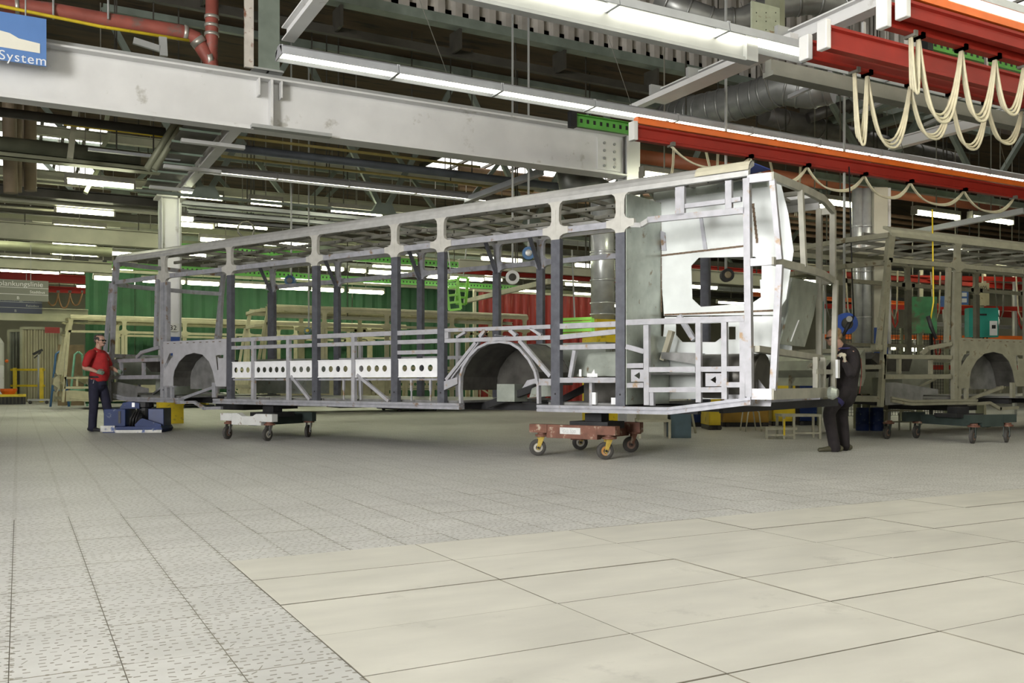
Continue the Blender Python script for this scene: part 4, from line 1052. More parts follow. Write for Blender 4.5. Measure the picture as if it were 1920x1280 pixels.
# rows in front of the green curtain
rowA = [(176,211),(267,346),(351,410),(440,505),(509,577),(583,643),(653,718)]
for k, (u0, u1) in enumerate(rowA):
    batten('%s lamp from the left in the row before the green curtain' % ORD[k], (u0, 521+(u0-176)*0.052), (u1, 521+(u1-176)*0.052), Y=34.0, group='lamp row before the green curtain', w=0.24)
rowB = [(602,643),(655,684),(690,738),(746,792),(800,832),(842,905)]
for k, (u0, u1) in enumerate(rowB):
    batten('%s lamp from the left in the row above the green rail' % ORD[k], (u0, 503+(u0-602)*0.075), (u1, 503+(u1-602)*0.075), Y=29.5, group='lamp row above the green rail', w=0.22)
# long aluminium lamp row right of column
al = G(373, 322, 5.0)
for k in range(5):
    lamp_unit('%s aluminium lamp from the left in the row right of numbered column' % ORD[k], al.x + 1.5*k, al.y, 5.0, 1.5, 0.26, 'aluminium lamp row', m=mat('lamp_aluminium', (0.55,0.56,0.57), 0.35, 0.6, 0.06, 4), lit=0.06)
# distant rows that cannot be told apart
for j, (y, z) in enumerate(((26.5, 4.9), (31.0, 5.0), (38.0, 5.2), (43.0, 5.2), (48.0, 5.4))):
    for k in range(9):
        x = -1.2 + k*3.6 + (j % 2)*1.5
        u = PY(960, 700, y)
        t = thing('fluorescent_batten', 'distant fluorescent batten in the crowded lamp rows far back', 'lamp', (x, y, z), 0, 'distant lamp rows')
        part('housing', MB().box(0, -0.10, 0.07, 1.5, 0.10, 0.16), M_LAMPD, t); part('tube', MB().tube([(0.03,0,0.02),(1.47,0,0.02)], 0.08, 8), M_TUBEOLD, t); part('suspension', MB().box(0.74,-0.01,0.16,0.76,0.01,zf+0.1-z), M_LAMPD, t)

# numbered column with side channels, blue band and yellow guard
cx, cy = 2.95, 21.5
cl = thing('numbered_column', 'pale steel column marked 032 with blue band left of centre', 'column', (cx, cy, 0))
for x in (-0.19, 0.17): part('flange', MB().box(x, -0.19, 0, x+0.02, 0.19, 4.98), M_WHITEB, cl)
part('web', MB().box(-0.17, -0.10, 0, 0.17, -0.08, 4.98), M_WHITEB, cl)
part('conduit', MB().box(0.19, -0.17, 0.4, 0.23, -0.09, 4.9), M_GREYB, cl); part('conduit', MB().box(-0.25, -0.17, 0.4, -0.20, -0.09, 4.9), M_GREYB, cl)
zb0 = PY(318, 641, cy-0.19).z; zb1_ = PY(318, 631, cy-0.19).z
part('blue_band', MB().box(-0.19, -0.196, zb0-0.3, 0.19, -0.19, zb1_), mat('band_blue', (0.03,0.08,0.32), 0.45), cl)
nz = PY(318, 614, cy-0.2).z
part('number_plate', MB().box(-0.13, -0.20, nz-0.08, 0.17, -0.195, nz+0.09), mat('number_plate_white', (0.72,0.72,0.68), 0.5), cl)
text_mesh('032', 0.15, M_BLACKST, cl, face_matrix((cx-0.10, cy-0.204, nz-0.05), (1,0,0), (0,0,1)))
part('top_plate', MB().box(-0.3, -0.3, 4.98, 0.3, 0.3, 5.02), M_WHITEB, cl)
part('guard', MB().box(-0.26, -0.28, 0, 0.26, -0.24, 0.62).box(-0.26, -0.24, 0, -0.22, 0.1, 0.62).box(0.22, -0.24, 0, 0.26, 0.1, 0.62), M_YELLOW, cl, label='scuffed yellow sheet guard at the column foot')
# runway beam and cable tray from the girder back to the column
rw = thing('runway_beam', 'pale runway beam running from the girder back to column', 'beam', (cx, 18.2, 5.02))
part('flange', MB().box(cx+0.08, 15.25, 5.02, cx+0.26, 22.0, 5.05), M_WHITEB, rw, w=True); part('web', MB().box(cx+0.15, 15.25, 5.05, cx+0.17, 22.0, 5.32), M_WHITEB, rw, w=True)
tr = thing('cable_tray', 'dark cable tray with green rungs beside the runway beam', 'cable tray', (cx-0.45, 18.2, 5.05))
part('tray_bed', MB().box(cx-0.60, 15.4, 5.08, cx+0.0, 22.0, 5.11), mat('dark_tray', (0.10,0.095,0.08), 0.6, 0.2, 0.2, 3), tr, w=True)
for k in range(8): part('rung', MB().box(cx-0.64, 15.7+k*0.85, 5.05, cx+0.02, 15.74+k*0.85, 5.085), mat('pale_green_rung', (0.35,0.45,0.36), 0.5), tr, w=True)
for k in range(3): part('white_arm', MB().box(cx-0.55, 16.1+k*2.1, 4.96, cx+0.5, 16.22+k*2.1, 5.02), M_WHITEB, tr, w=True)

# runs along X: beams, pipes, ducts
def xrun(name, label, u, v, Y, u0, u1, sy, sz, m, cat, group=None, rnd=False, extra=None):
    z = PY(u, v, Y).z; x0 = PY(u0, v, Y).x - (7.0 if u0 <= -30 else 0); x1 = PY(u1, v, Y).x
    if rnd: mb = MB().tube([(x0, Y, z), (x1, Y, z)], sz/2, 12)
    elif extra == 'I': mb = MB().box(x0, Y-sy/2, z-sz/2, x1, Y+sy/2, z-sz/2+0.02).box(x0, Y-0.01, z-sz/2, x1, Y+0.01, z+sz/2).box(x0, Y-sy/2, z+sz/2-0.02, x1, Y+sy/2, z+sz/2)
    elif extra == 'C': mb = MB().box(x0, Y-sy/2, z-sz/2, x1, Y-sy/2+0.015, z+sz/2).box(x0, Y-sy/2, z-sz/2, x1, Y+sy/2, z-sz/2+0.015).box(x0, Y-sy/2, z+sz/2-0.015, x1, Y+sy/2, z+sz/2)
    else: mb = MB().box(x0, Y-sy/2, z-sz/2, x1, Y+sy/2, z+sz/2)
    t = thing(name, label, cat, ((x0+x1)/2, Y, z), 0, group)
    part('run', mb, m, t, w=True)
    top = (zf + 0.1) if Y > FY else 11.5
    for k in range(2):
        x = x0 + (x1-x0)*(0.3+0.4*k); part('hanger_rod', MB().box(x-0.012, Y-0.012, z+sz*0.4, x+0.012, Y+0.012, top), M_DARKST, t, w=True)
    return t
M_OLB = mat('pale_olive_beam', (0.42,0.42,0.31), 0.5, 0.1, 0.10, 2)
M_BLB = mat('dusty_blue_grey', (0.16,0.18,0.22), 0.5, 0.2, 0.15, 2)
xrun('pipe_run', 'thick black pipe just under the girder at left', 150, 228, 17.5, -30, 310, 0, 0.16, M_DARKST, 'pipe', rnd=True)
xrun('pipe_run', 'yellow-brown thin pipe under the girder left of centre', 200, 242, 18.2, 120, 420, 0, 0.06, M_YELLOW, 'pipe', rnd=True)
xrun('round_duct', 'olive round duct crossing the far left', 150, 288, 19.5, -30, 262, 0, 0.34, mat('olive_duct', (0.20,0.21,0.15), 0.45, 0.3, 0.15, 3), 'duct', rnd=True)
xrun('cable_ladder', 'ribbed olive cable ladder under the round duct', 150, 306, 19.3, -30, 300, 0.3, 0.10, M_OLIVE, 'cable tray', extra='C')
xrun('alu_bar', 'slim aluminium bar left of the runway beam', 250, 289, 18.0, 165, 338, 0.08, 0.05, M_LAMPW, 'bar')
xrun('dark_beam', 'black ceiling beam behind the left lamps', 150, 368, 23.0, -30, 310, 0.25, 0.22, M_DARKST, 'beam', extra='I')
xrun('olive_beam', 'dull olive beam above the pale left beam', 150, 384, 23.6, -30, 312, 0.3, 0.14, M_OLB, 'beam', extra='I')
xrun('thin_pipe', 'thin bright conduit sloping behind the left lamps', 80, 393, 24.2, -30, 150, 0, 0.06, M_CREAMST, 'pipe', rnd=True)
xrun('pale_beam', 'broad pale olive steel beam at left below lamps', 130, 440, 25.5, -30, 318, 0.3, 0.42, M_OLB, 'beam', extra='I')
xrun('round_duct', 'grey round duct under the pale left beam', 100, 466, 27.0, -30, 210, 0, 0.26, M_OLIVE, 'duct', rnd=True)
xrun('pale_beam', 'second pale beam above the red left rail', 100, 497, 29.0, -30, 210, 0.3, 0.30, M_OLB, 'beam', extra='I')
xrun('red_beam', 'red crane rail over the hanging line sign', 80, 521, 30.0, -30, 160, 0.2, 0.24, M_RED, 'crane rail', extra='I')
xrun('red_beam', 'lower red crane rail behind copper cables', 110, 543, 31.0, 90, 160, 0.2, 0.18, M_RED, 'crane rail', extra='I')
xrun('pale_beam', 'long pale lintel under the dark hanging sign', 80, 590, 33.0, -30, 165, 0.3, 0.42, M_OLB, 'beam', extra='I')
xrun('grey_channel', 'light grey channel right of column, upper', 500, 394, 22.0, 340, 760, 0.16, 0.12, M_LAMPW, 'channel', extra='C')
xrun('grey_channel', 'light grey channel right of column, middle', 500, 409, 22.6, 352, 720, 0.16, 0.12, M_LAMPW, 'channel', extra='C')
xrun('grey_channel', 'light grey channel right of column, lower', 480, 420, 23.4, 362, 680, 0.16, 0.10, M_GREYB, 'channel', extra='C')
xrun('blue_pipe', 'dusty blue grey pipe beneath the girder centre', 560, 292, 19.0, 420, 1050, 0, 0.18, M_BLB, 'pipe', rnd=True)
xrun('gold_conduit', 'yellowish conduit beneath the blue grey pipe', 560, 309, 19.4, 415, 1000, 0, 0.06, mat('gold_conduit', (0.45,0.36,0.12), 0.5), 'pipe', rnd=True)
xrun('gold_conduit', 'yellowish conduit just below the girder flange', 560, 271, 18.6, 430, 900, 0, 0.06, MATS['gold_conduit'], 'pipe', rnd=True)
for k in range(5):
    xrun('brown_pipe', '%s brown pipe from the top behind the girder end' % ORD[k], 950, 326+k*9, 27.0+k, 860, 1240, 0, 0.18, mat('brown_pipe', (0.34,0.22,0.13), 0.6, 0, 0.15, 3), 'pipe', 'brown pipes behind the girder end', rnd=True)
for k in range(6):
    xrun('brown_pipe', '%s brown pipe from the top behind the rear posts' % ORD[k], 1600, 395+k*11, 22.0+k*0.8, 1420, 1960, 0, 0.13, MATS['brown_pipe'], 'pipe', 'brown pipes behind the rear posts', rnd=True)
xrun('red_duct', 'broad rust red pipe behind the frame rear', 1560, 345, 15.8, 1190, 1960, 0, 0.30, mat('rust_red_pipe', (0.33,0.10,0.045), 0.55, 0, 0.12, 2), 'pipe', rnd=True)
# pale olive cladding of the far clutter: unresolvable repeat of ceiling beams
k = 0
for y in (24.6, 28.0, 30.2, 33.0, 36.5, 40, 44, 49):
    for z in (5.6, 6.6):
        zz = z + random.uniform(-0.3, 0.3); k += 1
        solo('ceiling_beam', MB().box(-13.9, y-0.09, zz, 47.9, y+0.09, zz+0.02).box(-13.9, y-0.01, zz, 47.9, y+0.01, zz+0.22).box(-13.9, y-0.09, zz+0.2, 47.9, y+0.09, zz+0.22), random.choice([M_OLB, M_OLIVE, M_DARKST, M_GREYB]), 'slender ceiling beam in the far tangle under the roof', 'beam', 'far ceiling beams')
# vertical pipes at far left
for k, (u, v0, v1, r) in enumerate(((14, 235, 362, 0.13), (30, 215, 360, 0.11), (57, 200, 358, 0.12), (46, 196, 350, 0.05))):
    a = PY(u, v0, 21.0+k*0.3); b = PY(u+(6 if k == 0 else 0), v1, 21.0+k*0.3)
    solo('brown_riser', MB().tube([Vector((a.x, a.y, zf+0.1)), b], r, 12), mat('brown_riser', (0.27,0.21,0.14), 0.6, 0, 0.15, 3), ('leftmost thick brown riser pipe at left edge', 'second brown riser pipe from the left edge', 'third thick brown riser pipe from left edge', 'slim brown riser between thick ones')[k], 'pipe', 'riser pipes at far left')
solo('drop_post', MB().bar(PY(152, 120, 18.5), PY(131, 298, 18.5), 0.18, 0.10), M_OLB, 'grey drop post hanging below the girder at left', 'post')
for k, (a, b) in enumerate((((214, 150), (198, 235)), ((205, 252), (188, 285)), ((186, 312), (160, 362)))):
    solo('green_strut', MB().bar(PY(*a, 20.5), PY(*b, 20.5), 0.22, 0.08), mat('pale_green_strut', (0.40,0.43,0.28), 0.5, 0, 0.1, 4), ('upper', 'middle', 'lower')[k] + ' piece of pale slotted strut behind the black pipe', 'strut', 'pale slotted struts')
for k in range(2):
    solo('conduit_pair', MB().tube([PY(345+k*14, 205, 17.2), PY(275+k*14, 318, 17.2)], 0.06, 8), M_OLIVE, ('left', 'right')[k] + ' one of two slanted olive conduits by the tray', 'pipe', 'slanted conduits')
# roof trusses
def truss(label, Y, x0, x1, zb, zt, nb, ch=0.07):
    t = thing('roof_truss', label, 'truss', ((x0+x1)/2, Y, zb), 0, 'roof trusses')
    part('bottom_chord', MB().box(x0, Y-0.06, zb-ch, x1, Y+0.06, zb+ch), M_TRUSS, t, w=True)
    part('top_chord', MB().box(x0, Y-0.06, zt-0.07, x1, Y+0.06, zt+0.07), M_TRUSS, t, w=True)
    dx = (x1-x0)/nb
    for k in range(nb):
        a, b = (zb, zt) if k % 2 else (zt, zb)
        part('diagonal', MB().bar((x0+k*dx, Y, a), (x0+(k+1)*dx, Y, b), 0.10, 0.12), M_TRUSS, t, w=True)
        part('gusset', MB().prism([[(-0.3,0),(0.3,0),(0.18,0.22 if b == zb else -0.22),(-0.18,0.22 if b == zb else -0.22)]], lambda p, q, h: Vector((x0+(k+1)*dx+p, Y+h, b+q)), -0.07, 0.07), M_TRUSS, t, w=True)
    return t
vp = PY(560, 385, 20.2)
truss('grey green truss with V braces right of numbered column', 20.2, vp.x-4.0, vp.x+12.0, vp.z, zf+0.02, 8, 0.025)
truss('farther grey green roof truss over the middle of hall', 25.8, 0, 28, 5.7, zf+0.02, 12)
truss('distant roof truss above the green curtain', 32.0, 0, 32, 5.7, zf+0.02, 12)
truss('dark truss above the olive frame at right', 14.6, 15.5, 27.5, 5.5, 7.8, 6)
# slanted bars near centre
solo('slant_beam', MB().bar(PD(875, 375, 20.5), PD(1015, 322, 18.5), 0.14, 0.12), M_LAMPW, 'slanted white bar under the girder right of centre', 'bar')
solo('slant_beam', MB().bar(PD(1690, 440, 22), PD(1920, 395, 20), 0.14, 0.12), M_LAMPW, 'slanted grey bar above the olive frame', 'bar')
# coil of hose hanging under the grey channels
pts = [PD(462, 430, 21.0) + Vector((0.19*math.cos(a*0.7), 0.03*a*0.1, 0.19*math.sin(a*0.7))) for a in range(28)]
solo('hose_coil', MB().tube(pts, 0.02, 6), M_CABLED, 'coiled dark hose hanging under the grey channels', 'hose')
# ------------------------------------------------------------------ green curtain, far left bay
M_CURT = mat('green_curtain', (0.02,0.085,0.034), 0.7, 0, 0.14, 1.5)
ca_ = PY(160, 600, 35.8); cb_ = PY(930, 600, 35.8); zc1 = PY(160, 508, 35.8).z
gc = thing('green_curtain', 'tall green welding curtain behind the cream frames', 'curtain', ((ca_.x+cb_.x)/2, 35.8, 0))
nseg = 10
for k in range(nseg):
    x0 = ca_.x + (cb_.x-ca_.x)*k/nseg; x1 = ca_.x + (cb_.x-ca_.x)*(k+1)/nseg - 0.02
    vs = []; fs = []
    for i in range(13):
        x = x0 + (x1-x0)*i/12; y = 35.8 + 0.05*math.sin(i*1.9+k) + (0.03 if k % 2 else 0)
        vs += [(x, y, 0.12), (x, y, zc1)]
    fs = [(2*i, 2*i+2, 2*i+3, 2*i+1) for i in range(12)]
    part('curtain_panel', MB().add(vs, fs), M_CURT, gc, w=True).modifiers.new('thick', 'SOLIDIFY').thickness = 0.02
part('curtain_rail', MB().box(ca_.x, 35.7, zc1, cb_.x, 35.9, zc1+0.1), M_OLB, gc, w=True)
for k in range(3):
    x = ca_.x + (cb_.x-ca_.x)*(0.02+k*0.48); part('post', MB().box(x-0.06, 35.92, 0, x+0.06, 36.04, zc1), M_OLIVE, gc, w=True)
# corrugated door far left
M_TAN = mat('tan_corrugated_sheet', (0.46,0.43,0.30), 0.5, 0.2, 0.08, 1)
for nm, u0, u1, v0, Y, m, lab in (('sliding_shutter', 42, 112, 617, 46.0, M_TAN, 'tan corrugated sliding door at far left'), ('corrugated_wall', 18, 43, 622, 47.0, mat('grey_corrugated', (0.26,0.27,0.24), 0.5, 0.2, 0.1, 1), 'darker corrugated wall piece left of the tan door')):
    a = PY(u0, v0, Y); b = PY(u1, v0, Y); vs = []; fs = []; n_ = int((b.x-a.x)/0.055)
    for i in range(n_+1):
        x = a.x + (b.x-a.x)*i/n_; y = Y + (0.04 if (i//2) % 2 else -0.02); vs += [(x, y, 0), (x, y, a.z)]
    t = thing(nm, lab, 'door' if nm.endswith('shutter') else 'wall panel', ((a.x+b.x)/2, Y, 0))
    part('corrugated_sheet', MB().add(vs, [(2*i, 2*i+2, 2*i+3, 2*i+1) for i in range(n_)]), m, t, w=True)
    part('frame', MB().box(a.x-0.1, Y-0.08, 0, a.x, Y+0.08, a.z+0.1).box(b.x, Y-0.08, 0, b.x+0.1, Y+0.08, a.z+0.1).box(a.x, Y-0.08, a.z, b.x, Y+0.08, a.z+0.12), M_OLB, t, w=True)
solo('red_notice', MB().box(PY(84,616,45).x, 44.95, PY(84,624,45).z, PY(112,616,45).x, 45.0, PY(84,613,45).z), mat('notice_red', (0.35,0.03,0.03), 0.5), 'dark red notice board over the tan door', 'notice')
# hanging line signs
def sign_board(label, u0, u1, v0, v1, Y, m, mt_, big, small, third):
    a = PY(u0, v1, Y); b = PY(u1, v0, Y)
    t = thing('line_sign', label, 'sign', ((a.x+b.x)/2, Y, a.z)); part('board', MB().box(a.x, Y, a.z, b.x, Y+0.03, b.z), m, t, w=True)
    h = b.z-a.z
    for f_ in (0.30, 0.62): part('rule_line', MB().box(a.x, Y-0.004, a.z+h*f_, b.x, Y, a.z+h*f_+0.012), mt_, t, w=True)
    p = PY(-3, v0, Y)
    text_mesh(big, h*0.34, mt_, t, face_matrix((p.x, Y-0.006, a.z+h*0.70), (1,0,0), (0,0,1)))
    text_mesh(small, h*0.19, mt_, t, face_matrix((b.x-0.08, Y-0.006, a.z+h*0.38), (1,0,0), (0,0,1)), align='RIGHT')
    text_mesh(third, h*0.20, mt_, t, face_matrix((p.x+0.36*(b.x-p.x), Y-0.006, a.z+h*0.07), (1,0,0), (0,0,1)))
    for x in (a.x+0.6, b.x-0.4): part('chain', MB().box(x-0.008, Y+0.005, b.z, x+0.008, Y+0.02, b.z+0.9), M_GREYB, t, w=True)
m_sw = mat('sign_letter_cream', (0.92,0.92,0.84), 0.5)
sign_board('pale olive hanging sign for the planking line at left edge', -60, 91, 527, 560, 26.0, mat('sign_olive', (0.26,0.27,0.20), 0.5, 0, 0.03, 2), m_sw, 'plankungslinie', 'Stadtbus', 'B')
sign_board('dark blue hanging sign partly hidden below the pale one', -60, 79, 556, 584, 29.5, mat('sign_navy', (0.07,0.08,0.12), 0.5, 0, 0.03, 2), mat('sign_letter_grey', (0.45,0.46,0.42), 0.5), 'plankungslinie', 'Reisebus', 'B')
cop = mat('copper_cable', (0.42,0.24,0.12), 0.5)
lp = [(60,566),(75,573),(92,560),(99,548),(107,562),(118,576),(130,566),(140,550),(147,553),(156,568)]
for k in range(3):
    a = PY(92+k*22-6, 548, 28.5); b = PY(92+k*22+18, 548, 28.5)
    swag('%s copper cable loop from the left behind the line sign' % ORD[k], a, b, 0.36+0.08*(k % 2), 1, 0.025, cop, 'copper_cable_loop', 'copper cable loops')
# white machine and its yellow black base, railing, cart
p = PD(0, 745, 38)
wm = thing('white_machine', 'white rounded machine cut off by the left edge', 'machine', (p.x-0.6, p.y, 0))
part('body', MB().box(-1.2, -0.8, 0, 0.75, 0.8, 1.55), M_WHITEB, wm); part('drum', MB().lathe([(0.95,1.55),(0.95,2.5),(0.8,2.75),(0.3,2.8)], (-0.2,0,0), (0,0,1), 20), M_WHITEB, wm)
part('lamp', MB().ball((0.85,-0.6,1.75), 0.07), M_ORANGE, wm)
p = PD(24, 745, 36.5)
yb = thing('striped_platform', 'low platform with yellow edge and black skirt at left', 'platform', (p.x, p.y, 0))
part('skirt', MB().box(-0.45,-0.4,0,0.45,0.4,0.3), M_BLACKST, yb); part('yellow_edge', MB().box(-0.47,-0.42,0.3,0.47,0.42,0.40), M_YELLOW, yb)
for k in range(7): part('slat', MB().box(-0.42+k*0.13,-0.425,0.02,-0.37+k*0.13,-0.40,0.29), M_DARKST, yb)
solo('orange_crate', MB().lathe([(0.22,0),(0.3,0.12),(0.32,0.22)], (p.x-0.15,p.y,0.40), (0,0,1), 12), M_ORANGE, 'orange tub standing on the striped platform', 'tub')
rl = thing('safety_railing', 'yellow safety railing before the tan door', 'railing', PD(55, 745, 40)); rl.location.z = 0
for u in (28, 78): 
    q = PD(u, 745, 40); part('post', MB().box(q.x-0.08, q.y-0.05, 0, q.x+0.08, q.y+0.05, 1.5), M_YELLOW, rl, w=True)
a = PD(20, 745, 40); b = PD(84, 745, 40)
for z in (1.42, 0.72): part('rail', MB().bar((a.x,a.y,z), (b.x,b.y,z), 0.06, 0.09), M_YELLOW, rl, w=True)
ct = thing('pole_cart', 'small wheeled cart with tall pole at far left', 'cart', PD(72, 745, 37)); ct.location.z = 0
part('deck', MB().box(-0.4,-0.3,0.12,0.4,0.3,0.2), M_GREYB, ct); part('pole', MB().tube([(0,0,0.2),(0,0,2.0)], 0.035, 8), M_GREYB, ct)
for sx in (-0.3, 0.3): part('wheel', MB().cyl((sx,-0.3,0.07),(sx,-0.24,0.07),0.07,12), M_RUBBER, ct)
part('tool_head', MB().bar((-0.2,0,2.0),(0.15,0,2.2),0.05,0.1).bar((-0.15,0,1.85),(0.1,0,2.1),0.04,0.05), M_BLACKST, ct)
# A-frame stands and blue racks in that bay
for k, (u, v, d, lab, m) in enumerate(((112, 690, 33, 'blue bent tube rack behind the cream frame front', mat('rack_blue', (0.06,0.16,0.32), 0.5)), (147, 690, 33.5, 'mint green A-frame stand behind the man', mat('mint_green', (0.28,0.62,0.42), 0.5)))):
    q = PD(u, 745, d); t = thing('tube_rack', lab, 'rack', (q.x, q.y, 0))
    for sx in (-1, 1): part('upright', MB().tube([(sx*0.3,0,0),(sx*0.12,0,1.9),(0,0,2.0)], 0.04, 8), m, t)
    part('crossbar', MB().tube([(-0.24,0,0.6),(0.24,0,0.6)], 0.03, 8), m, t)
q = PD(133, 745, 34.5); solo('plywood_board', MB().cbox((q.x,q.y,1.15), 0.9, 0.05, 2.3), mat('plywood', (0.26,0.19,0.10), 0.7, 0, 0.15, 3), 'brown plywood board standing behind the racks', 'board')

# ------------------------------------------------------------------ middle background
a = PY(898, 640, 29.0); b = PY(1116, 640, 29.0); zt_ = PY(1000, 552, 29.0).z
rc = thing('red_curtain', 'red strip curtain seen through the rear windows', 'curtain', ((a.x+b.x)/2, 29.0, 0))
M_RCUR = mat('red_strip_plastic', (0.30,0.022,0.016), 0.5, 0, 0.25, 3, (0.42,0.15,0.11), 0.08, 3, stretch=(3,3,0.3))
ns = 14
for k in range(ns):
    x0 = a.x+(b.x-a.x)*k/ns; x1 = a.x+(b.x-a.x)*(k+1)/ns+0.02
    vs = []
    for i in range(7):
        x = x0+(x1-x0)*i/6; y = 29.0 + 0.035*math.cos(i*math.pi/3) + 0.02*(k % 2); vs += [(x, y, 0.15), (x, y, zt_)]
    part('curtain_strip', MB().add(vs, [(2*i,2*i+2,2*i+3,2*i+1) for i in range(6)]), M_RCUR, rc, w=True)
part('curtain_rail', MB().box(a.x-0.2, 28.95, zt_, b.x+0.2, 29.1, zt_+0.08), M_CREAMST, rc, w=True)
for x in (a.x-0.15, b.x+0.15): part('post', MB().box(x-0.05, 29.0, 0, x+0.05, 29.1, zt_), M_CREAMST, rc, w=True)
solo('cream_rail', MB().bar(PD(872,565,22), PD(1030,527,18), 0.08, 0.10), M_CREAMST, 'slanted cream rail above the red curtain', 'rail')
# galvanised vertical duct with its yellow foot
DD = 19.6
q = PD(1130, 713, DD)
vd = thing('vertical_duct', 'bright galvanised vertical duct behind the frame', 'duct', (q.x, q.y, 0))
M_GDUCT = mat('shiny_galvanised_duct', (0.72,0.74,0.73), 0.28, 0.55, 0.12, 5)
ztop = PD(1130, 372, DD).z; zbot = PD(1130, 600, DD).z
part('pipe', MB().tube([(0,0,zbot),(0,0,ztop)], 0.257, 24), M_GDUCT, vd)
for z in (zbot+0.12, zbot+0.36, zbot+0.85, zbot+1.4, zbot+1.46, zbot+2.0): part('ring', MB().tube([(0,0,z-0.02),(0,0,z+0.02)], 0.275, 24), M_GDUCT, vd)
part('elbow', MB().tube([(0,0,ztop),(-0.05,0.0,ztop+0.18),(-0.22,0.05,ztop+0.28),(-0.5,0.12,ztop+0.22),(-0.72,0.18,ztop+0.26),(-0.8,0.2,ztop+0.8)], 0.25, 20), M_DUCT, vd)
part('foot_box', MB().box(-0.34,-0.28,0,0.34,0.28,zbot), M_YELLOW, vd)
# reels and round gauges
def disc_reel(label, u, v, d, rpx, m, hub, cat='reel'):
    c = PD(u, v, d); r = rpx/1710*d; ax = -FW
    t = thing('hose_reel', label, cat, c - UP*r); 
    part('drum', MB().lathe([(r,0),(r,0.05),(r*0.85,0.06),(r*0.85,0.08),(r,0.09),(r,0.14)], c, ax, 24), m, t, w=True)
    part('hub', MB().lathe([(r*0.55,0.14),(r*0.5,0.16),(0.03,0.17)], c, ax, 20), hub, t, w=True)
    part('hanger', MB().bar(c+UP*r, Vector((c.x, c.y, (zf+0.1) if c.y > FY else 11.5)), 0.03, 0.03), M_GREYB, t, w=True)
    return t
mbl = mat('reel_blue', (0.06,0.17,0.36), 0.45); msl = mat('reel_silver', (0.6,0.6,0.58), 0.4, 0.4)
disc_reel('blue rimmed white round reel near the red curtain', 991, 476, 17.5, 12, mbl, msl)
disc_reel('silver perforated reel below the blue rimmed one', 961, 521, 17.5, 13, msl, M_DARKST)
disc_reel('blue hose reel seen through the third window', 546, 527, 19.5, 10, mbl, mat('reel_hub', (0.4,0.4,0.38), 0.4))
disc_reel('dark teal reel low behind the second window', 579, 620, 20.5, 6, mat('reel_teal', (0.08,0.17,0.17), 0.5), M_YELLOW)
disc_reel('dark round reel seen through the tower opening', 1361, 517, 14.5, 12, M_BLACKST, mat('reel_hub2', (0.25,0.2,0.12), 0.5))
# lime green lifting frames
def lime_frame(label, u, v, d, w, h, tilt):
    c = PD(u, v, d); t = thing('lifting_frame', label, 'lifting frame', c - UP*h/2, 0, 'lime lifting frames')
    R = lambda x, z: c + RT*(x*math.cos(tilt) - z*math.sin(tilt)) + UP*(x*math.sin(tilt) + z*math.cos(tilt))
    for s in (-1, 1): part('side_bar', MB().bar(R(s*w/2, -h/2), R(s*w/2, h/2), 0.05, 0.06), M_LIME, t, w=True)
    n_ = 5
    for k in range(n_): part('rung', MB().bar(R(-w/2, -h/2+h*k/(n_-1)), R(w/2, -h/2+h*k/(n_-1)), 0.05, 0.05), M_LIME, t, w=True)
    part('hook_bar', MB().bar(R(0, h/2), R(0, h/2+1.2), 0.02, 0.02), M_GREYB, t, w=True)
lime_frame('left lime green ladder frame hanging behind the fourth window', 850, 553, 20.5, 0.26, 0.66, 0.12)
lime_frame('right lime green ladder frame hanging beside the left one', 866, 545, 20.8, 0.22, 0.6, -0.1)
lime_frame('low lime green frame behind the window by the galvanised duct', 1078, 612, 15.8, 0.6, 0.26, 0.04)
# green perforated rails behind the windows
for k, (u, v, Y, u0, u1) in enumerate(((300,466,26.0,245,318), (700,492,28.8,330,960), (620,526,33.4,380,980), (420,515,30.5,200,560))):
    z = PY(u, v, Y).z; green_rail(('green rail left of numbered column', 'upper green rail behind the windows', 'lower green rail before the green curtain', 'green rail behind the first windows')[k], PY(u0,v,Y).x, Y, z, PY(u1,v,Y).x, 0.2)

